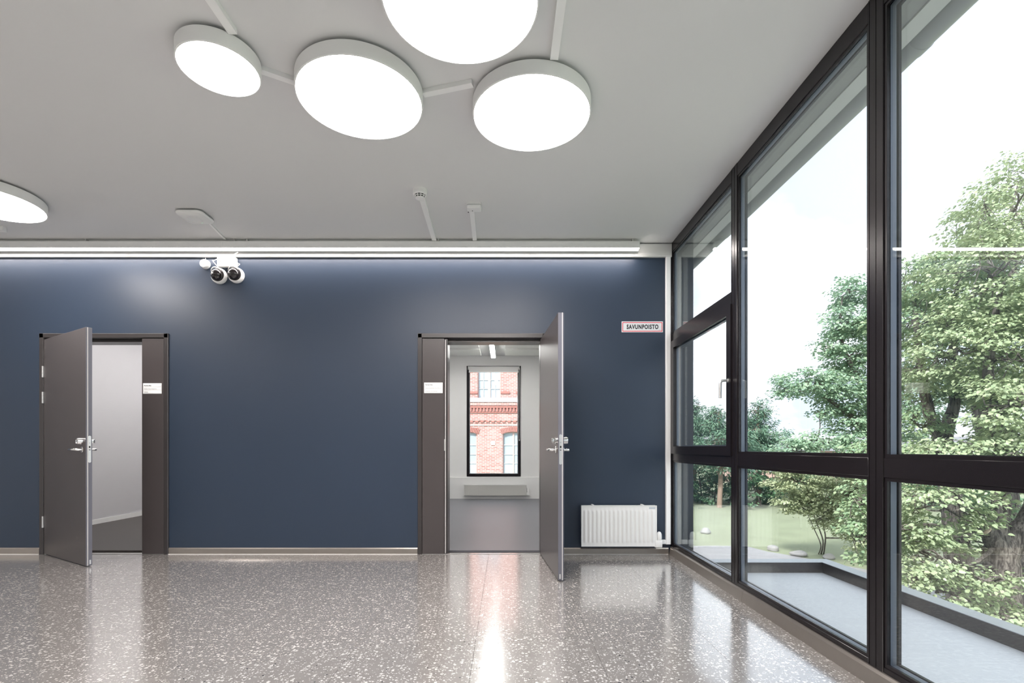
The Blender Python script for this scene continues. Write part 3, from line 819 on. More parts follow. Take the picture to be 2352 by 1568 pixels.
conduit((-1.278, 1.2), (-1.262, 2.322), 0.040, 0.026, 'white ceiling duct running from the small round lamp to the top edge')
conduit((-4.95, 4.33), (-4.405, 4.41), 0.040, 0.040, 'white ceiling duct end beside the far left round lamp')
conduit((-0.642, 3.80), (-0.656, 4.645), 0.040, 0.024, 'white ceiling duct from the smoke detector to the wall')
conduit((-0.268, 4.03), (-0.281, 4.645), 0.037, 0.024, 'white ceiling duct from the small sensor box to the wall')
conduit((-2.535, 4.235), (-2.60, 4.645), 0.016, 0.014, 'thin white ceiling duct from the wireless access point to the wall')

# line lamp along the back wall and the wall trunking behind it
ll = thing('line_lamp', (-2.7, 4.67, 2.87), 'long white glowing line lamp along the top of the navy wall', 'lamp')
LX1 = P(1469.6, 0, 4.64).x
B().box(XL + 0.05, LX1, 4.640, 4.700, 2.874, 2.929, bev=0.002).obj('housing', M['lamp_white'], ll)
B().box(XL + 0.05, LX1 - 0.003, 4.643, 4.692, 2.866, 2.874).obj('diffuser', M['line_white'], ll)
B().box(XL + 0.05, LX1, 4.640, 4.6426, 2.8662, 2.8745).obj('light_stop_lip', M['lamp_white'], ll)  # lip added to keep the diffuser's side glow off the ceiling
B().box(XL + 0.05, LX1 - 0.05, 4.690, 4.698, 2.9292, ZC).obj('light_stop_strip', M['lamp_white'], ll)  # added strip closes the gap above the lamp against escaping light
B().box(XL + 0.05, LX1, 4.6925, 4.700, 2.857, 2.8745).obj('rear_lip', M['lamp_white'], ll)
for x in (LX1 - 0.06, -0.62, -2.40, -2.52, -3.9, -5.4):
    b = B(); b.box(x - 0.006, x + 0.006, 4.655, 4.685, 2.929, ZC); b.obj('spacer', M['steel'], ll)
for x in (-0.74, -2.62):
    B().box(x - 0.001, x + 0.001, 4.6385, 4.70, 2.875, 2.9295).obj('joint', M['trunk'], ll)
wt = thing('wall_trunking', (-2.6, YB, 2.82), 'wide white cable trunking box along the top of the navy wall', 'cable duct')
B().box(XL, 1.575, 4.742, YB, 2.822, 2.944).obj('channel', M['wall_trunk'], wt)
B().box(XL, 1.5765, 4.738, 4.7425, 2.835, 2.939, bev=0.001).obj('cover', M['wall_trunk'], wt)
B().box(1.5745, 1.578, 4.737, YB, 2.821, 2.945).obj('end_cap', M['white_plastic'], wt)

# ------------------------------------------------------------------ devices on ceiling and wall
def smoke_detector():
    c = Vector((-0.641, 3.775, ZC))
    r = thing('smoke_detector', c, 'white smoke detector with dark slots on the ceiling', 'smoke detector')
    x, y = c.x, c.y
    B().lathe([(0, ZC), (0.054, ZC), (0.054, ZC - 0.018), (0.052, ZC - 0.020), (0, ZC - 0.020)], (x, y, 0), 'Z', 40).obj('base', M['white_plastic'], r, smooth=35)
    B().lathe([(0, ZC - 0.020), (0.052, ZC - 0.020), (0.053, ZC - 0.036), (0.047, ZC - 0.042), (0, ZC - 0.042)], (x, y, 0), 'Z', 40).obj('body', M['white_plastic'], r, smooth=35)
    B().lathe([(0, ZC - 0.042), (0.040, ZC - 0.042), (0.031, ZC - 0.060), (0, ZC - 0.060)], (x, y, 0), 'Z', 32).obj('sensing_chamber', M['black'], r, smooth=35)
    cage = B()
    for k in range(10):
        a = 2 * math.pi * k / 10
        cage.tube([(x + 0.043 * math.cos(a), y + 0.043 * math.sin(a), ZC - 0.040), (x + 0.033 * math.cos(a), y + 0.033 * math.sin(a), ZC - 0.062)], 0.0032, 6)
    cage.lathe([(0.039, ZC - 0.050), (0.042, ZC - 0.050), (0.0405, ZC - 0.0535), (0.0375, ZC - 0.0535), (0.039, ZC - 0.050)], (x, y, 0), 'Z', 32)
    cage.obj('cage', M['white_plastic'], r, smooth=40)
    B().lathe([(0, ZC - 0.060), (0.034, ZC - 0.060), (0.032, ZC - 0.066), (0.020, ZC - 0.069), (0, ZC - 0.070)], (x, y, 0), 'Z', 32).obj('cap', M['white_plastic'], r, smooth=35)
smoke_detector()

def sensor_box():
    r = thing('sensor_box', (-0.247, 4.0, ZC), 'small white rounded sensor box beside the smoke detector', 'sensor')
    B().box(-0.305, -0.189, 3.965, 4.055, ZC - 0.010, ZC, bev=0.002).obj('back_plate', M['white_plastic'], r)
    B().box(-0.304, -0.190, 3.966, 4.050, ZC - 0.042, ZC - 0.010, bev=0.012, seg=3).obj('cover', M['white_plastic'], r, smooth=35)
    B().lathe([(0, ZC - 0.0435), (0.004, ZC - 0.0435), (0.004, ZC - 0.0415), (0, ZC - 0.0415)], (-0.262, 4.02, 0), 'Z', 12).obj('screw', M['black'], r)
    B().box(-0.300, -0.292, 4.040, 4.052, ZC - 0.043, ZC - 0.036).obj('cable_slot', M['black'], r)
sensor_box()

def access_point():
    x, y = -2.578, 4.165
    r = thing('access_point', (x, y, ZC), 'white rounded square wireless access point with green light on ceiling', 'access point')
    def rsq(hw_, rad, z, n=6):
        return [(x + sx * (hw_ - rad) + rad * math.cos(a), y + sy * (hw_ - rad) + rad * math.sin(a)) for sx, sy, a0 in ((1, 1, 0), (-1, 1, 90), (-1, -1, 180), (1, -1, 270)) for a in [R(a0 + 90 * k / n) for k in range(n + 1)]]
    B().prism(rsq(0.075, 0.02, 0), 'Z', ZC - 0.014, ZC).obj('mounting_plate', M['black'], r)
    b = B()
    levels = [(0.098, 0.04, ZC - 0.012), (0.110, 0.045, ZC - 0.016), (0.112, 0.046, ZC - 0.024), (0.106, 0.044, ZC - 0.036), (0.088, 0.04, ZC - 0.046), (0.060, 0.035, ZC - 0.049)]
    rings = [[b.bm.verts.new((px, py, z)) for px, py in rsq(h_, rd, z)] for h_, rd, z in levels]
    for a, c in zip(rings[:-1], rings[1:]):
        n = len(a)
        for k in range(n): b.bm.faces.new((a[k], a[(k + 1) % n], c[(k + 1) % n], c[k]))
    b.bm.faces.new(rings[0]); b.bm.faces.new(rings[-1])
    b.obj('body', M['white_plastic'], r, smooth=30)
    ring = B()
    po = rsq(0.052, 0.04, 0, 8); 
    ring.tube([(px, py, ZC - 0.0495) for px, py in po + po[:1]], 0.0025, 6)
    ring.obj('front_ring', M['lamp_white'], r, smooth=60)
    B().lathe([(0, ZC - 0.052), (0.004, ZC - 0.051), (0.005, ZC - 0.048), (0, ZC - 0.048)], (x + 0.025, y + 0.052, 0), 'Z', 12).obj('status_light', M['led'], r)
access_point()

def dome_camera(x, z, label, tilt):
    r = thing('dome_camera', (x, YB, z), label, 'camera', group='dome cameras on the navy wall')
    y = YB
    B().lathe([(0, 0), (0.072, 0), (0.0735, -0.006), (0.0725, -0.030), (0.066, -0.042), (0.061, -0.044), (0, -0.044)], (x, y, z), 'Y', 48).obj('base', M['white_plastic'], r, smooth=35)
    B().lathe([(0.050, -0.043), (0.0605, -0.043), (0.0595, -0.056), (0.0555, -0.058), (0.050, -0.058), (0.050, -0.043)], (x, y, z), 'Y', 48).obj('trim_ring', M['steel'] if False else M['dome'], r, smooth=35)
    prof = [(0.054 * math.cos(t), -0.056 - 0.050 * math.sin(t)) for t in [R(90 * k / 12) for k in range(12)]] + [(0.0, -0.106)]
    B().lathe(prof, (x, y, z), 'Y', 40).obj('dome', M['dome'], r, smooth=60)
    sh = B()
    # white sun-shield sliver over the upper edge of the dome
    pts = [(x + 0.0585 * math.cos(a), y - 0.066 - 0.020 * math.sin((a - R(40)) / R(110) * math.pi), z + 0.0585 * math.sin(a)) for a in [R(40 + 110 * k / 14) for k in range(15)]]
    sh.tube(pts, [0.002 + 0.005 * math.sin(math.pi * k / 14) for k in range(15)], 8)
    sh.obj('visor', M['white_plastic'], r, smooth=60)
    ln = B().lathe([(0, 0), (0.013, 0), (0.014, -0.004), (0.010, -0.006), (0.0, -0.007)], (x - 0.012 + tilt, y - 0.0995, z + 0.006), 'Y', 20)
    ln.obj('lens', M['chrome'] if tilt == 0 else M['black'], r, smooth=40)
    return r
dc1 = dome_camera(-2.713, 2.643, 'dark dome security camera on the left of the pair', 0)
dc2 = dome_camera(-2.552, 2.650, 'dark dome security camera on the right of the pair', 0.004)
jb = thing('junction_box', (-2.635, YB, 2.77), 'white junction box above the two dome cameras', 'junction box')
B().box(-2.722, -2.547, YB - 0.014, YB, 2.726, 2.8135, bev=0.002).obj('back_box', M['white_plastic'], jb)
B().box(-2.722, -2.547, YB - 0.040, YB - 0.015, 2.726, 2.8135, bev=0.003).obj('lid', M['white_plastic'], jb)
for xx in (-2.697, -2.580):
    B().lathe([(0, 0), (0.009, 0), (0.010, -0.006), (0, -0.007)], (xx, YB - 0.040, 2.743), 'Y', 14).obj('screw_cap', M['white'], jb)
for xx in (-2.690, -2.590):
    B().lathe([(0.004, 0), (0.006, 0), (0.005, -0.004), (0.0, -0.004)], (xx, YB - 0.040, 2.776), 'Y', 12).obj('cable_gland', M['ink_grey'], jb)
def PB(u, y, Y=4.715): return P(u, y, Y)
b = B(); b.tube(catmull([(-2.690, YB - 0.041, 2.776), PB(503, 598), PB(497.5, 595.5), PB(491, 598.5), PB(488.5, 598.5, 4.72), PB(497, 609), PB(506, 619.5, 4.735)], 8), 0.0030, 8)
tag(b.obj('camera_cable', M['white_plastic'], smooth=60), 'white cable looping from junction box to the left dome camera', 'cable', 'camera cables')
coil = [PB(535.5 + 10.6 * math.cos(a), 605.5 + 8.2 * math.sin(a), 4.705 + 0.012 * k / 12) for k, a in enumerate([R(-150 - 30 * k) for k in range(14)])]
b = B(); b.tube(catmull([(-2.590, YB - 0.041, 2.776)] + coil + [PB(549.5, 605.5), PB(546.5, 611), PB(544.5, 615.0, 4.74)], 6), 0.0030, 8)
tag(b.obj('camera_cable', M['white_plastic'], smooth=60), 'coiled white cable from junction box to the right dome camera', 'cable', 'camera cables')
b = B(); b.tube(catmull([PB(546.5, 579.5, 4.70), PB(541, 582.5, 4.69), PB(530, 588, 4.69), PB(522, 593.8, 4.70), PB(525, 599, 4.71), (-2.612, YB - 0.041, 2.778)], 8), 0.0028, 8)
tag(b.obj('camera_cable', M['white_plastic'], smooth=60), 'white cable rising from junction box to the line lamp', 'cable', 'camera cables')
ws = thing('wall_sounder', (-2.846, YB, 2.755), 'small round white sounder with pinkish centre left of the junction box', 'sounder')
B().lathe([(0, 0), (0.043, 0), (0.043, -0.016), (0.040, -0.018), (0, -0.018)], (-2.846, YB, 2.755), 'Y', 36).obj('base', M['white_plastic'], ws, smooth=35)
B().lathe([(0, -0.018), (0.037, -0.018), (0.0405, -0.026), (0.0395, -0.040), (0.034, -0.047), (0, -0.048)], (-2.846, YB, 2.755), 'Y', 36).obj('cap', M['white_plastic'], ws, smooth=35)
B().lathe([(0, -0.047), (0.0165, -0.047), (0.016, -0.0495), (0, -0.050)], (-2.846, YB, 2.755), 'Y', 24).obj('lens', M['pink_dot'], ws, smooth=35)
b = B(); b.tube([(-2.846, YB - 0.010, 2.797), (-2.848, YB - 0.010, 2.823)], 0.003, 8); b.obj('cable', M['white_plastic'], ws)

# ------------------------------------------------------------------ sign and radiator
sg = thing('safety_sign', (1.307, YB, 2.164), 'white rectangular SAVUNPOISTO sign with red border on navy wall', 'sign')
sx0, sx1, sz0, sz1 = 1.110, 1.504, 2.112, 2.2157
B().box(sx0, sx1, YB - 0.003, YB - 0.0002, sz0, sz1, bev=0.0006).obj('board', M['sign_white'], sg)
B().ring_y(sx0 + 0.008, sx1 - 0.006, YB - 0.0036, YB - 0.003, sz0 + 0.007, sz1 - 0.008, 0.0062).obj('border', M['red'], sg)
text_mesh('lettering', 'SAVUNPOISTO', 0.057, M['ink'], sg, (sx0 + 0.048, YB - 0.0036, 2.1445), width=0.302, offset=0.0022, spacing=1.16)
B().box(sx1 - 0.042, sx1 - 0.020, YB - 0.0034, YB - 0.003, sz0 + 0.0205, sz0 + 0.022).obj('small_print', M['ink_grey'], sg)

def panel_radiator():
    yf = 4.668
    x0, x1 = P(1335.5, 0, yf).x, P(1508.5, 0, yf).x
    z0, z1 = 0.094, 0.473
    r = thing('panel_radiator', ((x0 + x1) / 2, 4.70, z0), 'white panel radiator with vertical flutes on the navy wall', 'radiator')
    b = B()
    nch = 17
    period = (x1 - x0 - 0.030) / nch
    xsn, dep = [x0], [0.0]
    shape = [(0.0, 0), (0.10, 0), (0.22, 0.45), (0.32, 1), (0.68, 1), (0.78, 0.45), (0.90, 0)]
    for k in range(nch):
        for t, d in shape:
            xsn.append(x0 + 0.015 + period * (k + t)); dep.append(d)
    xsn.append(x1); dep.append(0.0)
    zn = [z0, z0 + 0.030, z0 + 0.038, z0 + 0.046, z0 + 0.06, z0 + 0.19, z1 - 0.065, z1 - 0.052, z1 - 0.044, z1 - 0.036, z1]
    zf = [0, 0, 0.4, 0.85, 1, 1, 1, 0.85, 0.4, 0, 0]
    gridv = [[b.bm.verts.new((x, yf - 0.007 * d * f, z)) for z, f in zip(zn, zf)] for x, d in zip(xsn, dep)]
    for i in range(len(xsn) - 1):
        for j in range(len(zn) - 1):
            b.bm.faces.new((gridv[i][j], gridv[i + 1][j], gridv[i + 1][j + 1], gridv[i][j + 1]))
    b.obj('fluted_front', M['white'], r, smooth=50)
    c = B().box(x0, x1, yf + 0.0008, yf + 0.055, z0, z1, bev=0.004, seg=2)
    c.obj('body', M['white'], r, smooth=40)
    rim = B().ring_y(x0 - 0.001, x1 + 0.001, yf - 0.003, yf + 0.012, z0 - 0.001, z1 + 0.001, 0.005)
    rim.obj('rim', M['white'], r)
    for xx in (x0 + 0.115, x1 - 0.118):
        B().box(xx - 0.01, xx + 0.01, yf + 0.02, YB, z1 - 0.06, z1 + 0.005, bev=0.002).obj('bracket', M['white'], r)
        B().box(xx - 0.008, xx + 0.008, yf + 0.02, yf + 0.05, z0 - 0.006, z0 + 0.02, bev=0.002).obj('foot_clip', M['white'], r)
    B().box(x1 - 0.072, x1 - 0.014, yf - 0.0016, yf - 0.0004, z1 - 0.030, z1 - 0.014).obj('maker_plate', mat('pale_grey_print', (0.50, 0.55, 0.60), 0.5), r)
    v = B()
    v.box(x1 - 0.016, x1 + 0.054, yf - 0.004, yf + 0.052, z0 - 0.012, z0 + 0.056, bev=0.008, seg=2)
    v.lathe([(0, 0), (0.021, 0.0), (0.0235, 0.012), (0.024, 0.030), (0.023, 0.055), (0.017, 0.074), (0.008, 0.081), (0, 0.083)], (x1 + 0.029, yf + 0.022, z0 + 0.052), 'Z', 24)
    tag(v.obj('thermostat_valve', M['white'], r, smooth=40), 'white thermostat head on valve cover')
    pc = B().box(x1 + 0.054, 1.524, YB - 0.030, YB, 0.100, 0.140, bev=0.003)
    pc.obj('pipe_cover', M['white_plastic'], r)
panel_radiator()

# ------------------------------------------------------------------ brick building across the yard
YBK = 28.0
def facade():
    s = YBK / F
    X = lambda u: (u - CX) * s
    Z = lambda y: HC + (CY - y) * s
    r = thing('brick_building', (0.0, YBK, -4.0), 'old red brick building across the yard seen through the office window', 'building')
    XA, XB, ZA, ZB = -7.0, 7.0, -4.0, 12.0
    wa, wh, hh = X(1095.4), X(1154.2), Z(996.6)       # arched window edges
    ww = 50 * s                                       # arched window width
    lows = [(X(1070.4) + k * (109 * s) - ww / 2, X(1070.4) + k * (109 * s) + ww / 2) for k in (-1, 0, 1, 2)]
    ups = [(X(1123.7) + k * 109 * s - 26.5 * s, X(1123.7) + k * 109 * s + 26.5 * s) for k in (-1, 0, 1)]
    zl0, zl1, zarch = Z(1092), Z(997), Z(991.5)
    zu0, zu1 = Z(915), Z(845)
    wall = B()
    def band(z0, z1, holes):
        x = XA
        for a, b_ in sorted(holes):
            wall.box(x, a, YBK, YBK + 0.5, z0, z1); x = b_
        wall.box(x, XB, YBK, YBK + 0.5, z0, z1)
    band(ZA, zl0, []); band(zl0, zarch, lows); band(zarch, zu0, []); band(zu0, zu1, ups); band(zu1, ZB, [])
    n = 10
    for a, b_ in lows:
        c, hwid, rise = (a + b_) / 2, (b_ - a) / 2, zarch - zl1
        arc = [(c + hwid * (2 * k / n - 1), zl1 + rise * (1 - (2 * k / n - 1) ** 2)) for k in range(n + 1)]
        for k in range(n):
            wall.prism([arc[k], arc[k + 1], (arc[k + 1][0], zarch + 0.002), (arc[k][0], zarch + 0.002)], 'Y', YBK, YBK + 0.5)
    wall.obj('brick_wall', M['brick'], r)
    # arch bands of standing bricks
    for a, b_ in lows:
        c, hwid, rise = (a + b_) / 2, (b_ - a) / 2, zarch - zl1
        for k in range(17):
            t = 2 * (k + 0.5) / 17 - 1
            xx = c + (hwid + 0.08) * t; zz = zl1 + rise * (1 - t * t) + 0.01
            lean = 0.10 * t
            w2 = (hwid + 0.08) / 17 * 0.86
            B().prism([(xx - w2, zz), (xx + w2, zz), (xx + w2 + lean, zz + 0.27), (xx - w2 + lean, zz + 0.27)], 'Y', YBK - 0.03, YBK + 0.01).obj('arch_brick', M['brick_plain'], r)
    # windows
    def sash_window(a, b_, z0, z1, arch, muntins_z, mid_w, curtain=None):
        f = B()
        yy0, yy1 = YBK + 0.12, YBK + 0.20
        f.ring_y(a, b_, yy0, yy1, z0, z1, 0.06)
        c = (a + b_) / 2
        f.box(c - mid_w, c + mid_w, yy0 - 0.01, yy1, z0, z1)
        wo_ = f.obj('window_frame', M['win_pink'], r)
        g_ = B().box(a + 0.02, b_ - 0.02, yy0 + 0.04, yy0 + 0.05, z0 + 0.02, z1 - 0.02).obj('pane', M['win_glass'], r)
        mt = B()
        for z in muntins_z: mt.box(a + 0.05, b_ - 0.05, yy0 + 0.005, yy1 - 0.01, z - 0.012, z + 0.012)
        for q in (0.25, 0.75):
            if mid_w > 0.05: mt.box(a + (b_ - a) * q - 0.012, a + (b_ - a) * q + 0.012, yy0 + 0.005, yy1 - 0.01, z0, z1)
        mt.obj('muntin', M['stone_white'], r)
    for i, (a, b_) in enumerate(lows):
        sash_window(a, b_, zl0, zarch, True, [Z(1022), Z(1021), Z(1043.6), Z(1064)], 0.055 if False else 0.045)
        B().box(a + 0.08, a + 0.36, YBK + 0.185, YBK + 0.20, zl0 + 0.05, Z(1024)).obj('curtain', M['curtain'], r)
    for a, b_ in ups:
        sash_window(a, b_, zu0, zu1, False, [Z(892), Z(872)], 0.075)
    # ledges, cornice, dentils
    B().box(XA, XB, YBK - 0.14, YBK, Z(923.5), Z(914)).obj('stone_ledge', M['stone_white'], r)
    B().box(XA, XB, YBK - 0.11, YBK, Z(931), Z(924)).obj('cornice_course', M['brick'], r)
    B().box(XA, XB, YBK - 0.08, YBK, Z(936.5), Z(931)).obj('cornice_course', M['brick_plain'], r)
    x = XA
    me = None
    k = 0
    for k in range(76):
        xx = X(1079) + (k - 30) * 7.62 * s
        if not (XA < xx < XB - 0.1): continue
        o = B().box(xx, xx + 4.2 * s, YBK - 0.07, YBK, Z(945), Z(936.5)).obj('dentil', M['brick_plain'], r)
    B().box(XA, XB, YBK - 0.05, YBK, Z(948), Z(945.6)).obj('cornice_course', M['brick_plain'], r)
    for k in range(46):
        xx = X(1079) + (k - 18) * 12.4 * s
        if not (XA < xx < XB - 0.2): continue
        B().box(xx, xx + 7.2 * s, YBK - 0.05, YBK, Z(970), Z(966)).obj('corbel', M['brick_plain'], r)
    B().box(XA, XB, YBK - 0.05, YBK, Z(966), Z(962)).obj('corbel_course', M['brick'], r)
    B().box(XA, XB, YBK - 0.03, YBK, Z(977.3), Z(975.8)).obj('string_line', M['stone_white'], r)
    for a, b_ in ups:
        B().box(a - 0.5, a, YBK - 0.05, YBK, Z(904), Z(899)).obj('sill_course', M['brick_plain'], r)
        B().box(b_, b_ + 0.5, YBK - 0.05, YBK, Z(904), Z(899)).obj('sill_course', M['brick_plain'], r)
    vt = B().box(X(1128), X(1137), YBK - 0.03, YBK, Z(1022), Z(1013), bev=0.01)
    vt.obj('wall_vent', M['stone_white'], r)
    B().box(X(1130), X(1135), YBK - 0.034, YBK - 0.03, Z(1020), Z(1015)).obj('vent_grille', M['pale_plaster'], r)
facade()

# ------------------------------------------------------------------ garden
ZG = -3.2
def ground():
    lawn = tag(B().box(-60, 160, -40, 200, ZG - 0.5, ZG).obj('lawn', M['lawn']), 'mown green lawn around the building', 'lawn', kind='structure')
    pts = [P(1560, 1254, 21.3), P(1640, 1254, 21.4), P(1714, 1254, 21.3), P(1762, 1267, 20.2), P(1820, 1278, 19.4), P(1878, 1287.5, 18.6), P(1981, 1307, 17.3), P(2150, 1345, 15.2)]
    poly = [(p.x, p.y) for p in pts] + [(14.5, 12.0), (14.5, 7.0), (2.0, 7.0), (2.0, 21.5)]
    tag(B().prism(poly, 'Z', ZG, ZG + 0.02).obj('driveway', M['asphalt']), 'light grey driveway in front of the lawn', 'driveway', kind='structure')
ground()

def stone(u, y, rx, rz, label, seed):
    Y = (HC - ZG) * F / (y - CY)
    c = P(u, y, Y)
    rng = random.Random(seed)
    b = B()
    bmesh.ops.create_icosphere(b.bm, subdivisions=3, radius=1.0)
    ph = [rng.uniform(0, 6.28) for _ in range(6)]
    for v in b.bm.verts:
        p = v.co
        k = 1 + 0.12 * math.sin(3 * p.x + ph[0]) + 0.10 * math.sin(4 * p.y + ph[1]) + 0.08 * math.sin(5 * p.z + ph[2])
        v.co = Vector((c.x + p.x * rx * k, c.y + p.y * rx * 0.8 * k, ZG + 0.6 * rz + p.z * rz * k))
    return tag(b.obj('boulder', M['stone'], smooth=50), label, 'stone', 'boulders on the lawn edge')
stone(1775, 1264, 0.24, 0.13, 'pale boulder on the lawn edge, leftmost through the middle window', 1)
stone(1834, 1277, 0.30, 0.14, 'wider pale boulder on the lawn edge, second through the middle window', 2)
stone(1903, 1283, 0.22, 0.12, 'pale boulder under the thin stemmed shrub', 3)
stone(1621, 1225, 0.26, 0.16, 'pale boulder on the lawn behind the first narrow window', 4)

def np_mesh(name, co, quads, material, parent):
    me = bpy.data.meshes.new(name)
    nv, nq = len(co), len(quads)
    me.vertices.add(nv); me.vertices.foreach_set('co', co.astype(np.float32).ravel())
    me.loops.add(nq * 4); me.loops.foreach_set('vertex_index', quads.astype(np.int32).ravel())
    me.polygons.add(nq); me.polygons.foreach_set('loop_start', np.arange(0, nq * 4, 4, dtype=np.int32))
    me.update(calc_edges=True)
    me.validate()
    me.materials.append(material)
    o = bpy.data.objects.new(name, me)
    COL.objects.link(o)
    if parent: o.parent = parent
    return o

def leaves(centres, normals, dirs, length, width, off):
    """folded leaf: two quads along a midrib"""
    n = len(centres)
    nrm = normals / np.linalg.norm(normals, axis=1, keepdims=True)
    d = dirs - nrm * np.sum(dirs * nrm, axis=1, keepdims=True)
    d /= np.linalg.norm(d, axis=1, keepdims=True) + 1e-9
    s = np.cross(nrm, d)
    L = length[:, None]; W = width[:, None]
    base = centres - d * L * 0.45
    tip = centres + d * L * 0.55 - nrm * L * 0.12
    m1 = centres - d * L * 0.22
    m2 = centres + d * L * 0.18 - nrm * L * 0.03
    r1 = m1 - s * W * 0.46 + nrm * W * 0.12; l1 = m1 + s * W * 0.46 + nrm * W * 0.12
    r2 = m2 - s * W * 0.42 + nrm * W * 0.10; l2 = m2 + s * W * 0.42 + nrm * W * 0.10
    co = np.stack([base, r1, r2, tip, l2, l1], axis=1).reshape(-1, 3) - off
    i0 = np.arange(n)[:, None] * 6
    q = np.concatenate([i0 + np.array([[0, 1, 2, 3]]), i0 + np.array([[0, 3, 4, 5]])], axis=0)
    return co, q

def crown_sprays(lobes, dens, shell=0.55):
    """spray centres inside a set of lobes (centre, radii); outward direction for each"""
    C, O = [], []
    for (c, r) in lobes:
        c = np.array(c); r = np.array(r)
        k = max(4, int(dens * (r[0] * r[1] * r[2]) ** (2 / 3)))
        v = RNG.normal(size=(k, 3)); v /= np.linalg.norm(v, axis=1, keepdims=True)
        rad = shell + (1 - shell) * RNG.random(k) ** 0.6
        C.append(c + v * r * rad[:, None]); O.append(v)
    return np.concatenate(C), np.concatenate(O)

def tree(name, base, trunks, lobes, dens, per, spray_r, leaf_len, material, label, cat='tree', bark='bark', droop=0.25, group=None, flat=0.35, ratio=0.75):
    """trunks: list of (points, radii); lobes: list of (centre, radii)"""
    root = thing(name, base, label, cat, group)
    off = np.array(base)
    for i, (pts, rad) in enumerate(trunks):
        cp = catmull(pts, 5)
        rr = np.interp(np.linspace(0, 1, len(cp)), np.linspace(0, 1, len(rad)), rad)
        cp = [p + Vector((random.uniform(-1, 1), random.uniform(-1, 1), 0)) * rr[k] * 0.10 for k, p in enumerate(cp)]
        b = B(); b.tube(cp, [float(x) for x in rr], 12)
        b.obj('trunk' if i == 0 else 'limb', M[bark], root, smooth=60)
    C, O = crown_sprays(lobes, dens)
    # twigs from the nearest trunk point to every third spray
    tp = np.array([list(p) for pts, rad in trunks for p in catmull(pts, 5)])
    tw = B()
    for lc, lr in lobes:
        lc = np.array(lc)
        dist = np.linalg.norm(tp - lc, axis=1) + np.maximum(0, tp[:, 2] - lc[2]) * 2
        a = tp[np.argmin(dist)]
        mid = (a + lc) / 2 + RNG.normal(size=3) * 0.05 * np.linalg.norm(lc - a)
        ln = np.linalg.norm(lc - a)
        rb = min(0.10, 0.016 * ln + 0.012)
        tw.tube(catmull([a, mid, lc], 4), [rb * (1 - 0.6 * k / 8) for k in range(9)], 6)
    step = max(1, len(C) // 320)
    nodes, owner = [], []
    for li, (lc, lr) in enumerate(lobes):
        lc = np.array(lc); lr = np.array(lr)
        prev = lc
        for q in range(5):
            v = RNG.normal(size=3); v /= np.linalg.norm(v)
            v[2] *= 0.6
            nd = lc + v * lr * RNG.uniform(0.35, 0.65)
            src = prev if q % 2 else lc
            mid = (src + nd) / 2 + RNG.normal(size=3) * 0.06
            tw.tube(catmull([src, mid, nd], 3), [0.020 - 0.010 * k / 6 for k in range(7)], 5, caps=False)
            nodes.append(nd); prev = nd
    nodes = np.array(nodes)
    for i in range(0, len(C), step):
        src = nodes[np.argmin(np.sum((nodes - C[i]) ** 2, axis=1))]
        mid = (C[i] + src) / 2 + RNG.normal(size=3) * 0.05
        tw.tube(catmull([src, mid, C[i]], 3), [0.010 - 0.007 * k / 6 for k in range(7)], 4, caps=False)
    tag(tw.obj('twigs', M[bark], root, smooth=60), kind='stuff')
    n = len(C) * per
    cen = np.repeat(C, per, axis=0); out = np.repeat(O, per, axis=0)
    a = RNG.random(n) * 2 * np.pi; rr = spray_r * np.sqrt(RNG.random(n))
    loc = np.stack([np.cos(a) * rr, np.sin(a) * rr, RNG.normal(size=n) * spray_r * flat * 0.5], axis=1)
    loc[:, 2] -= droop * rr * rr / spray_r
    outh = out.copy(); outh[:, 2] *= 0.3
    pos = cen + loc
    nr = np.stack([RNG.normal(size=n) * 0.5, RNG.normal(size=n) * 0.5, np.ones(n)], axis=1) + outh * 0.5
    d = loc * np.array([1, 1, 0.5]) + outh * spray_r * 0.8 + RNG.normal(size=(n, 3)) * spray_r * 0.4
    d[:, 2] -= spray_r * 0.3
    ln = leaf_len * (0.65 + 0.6 * RNG.random(n))
    co, q = leaves(pos, nr, d, ln, ln * ratio, off)
    o = np_mesh('foliage', co, q, material, root)
    tag(o, kind='stuff')
    return root

def lobe(u, y, Y, ru, rv, rd=None):
    c = P(u, y, Y); s = Y / F
    return ((c.x, c.y, c.z), (ru * s, rd if rd else (ru + rv) / 2 * s, rv * s))

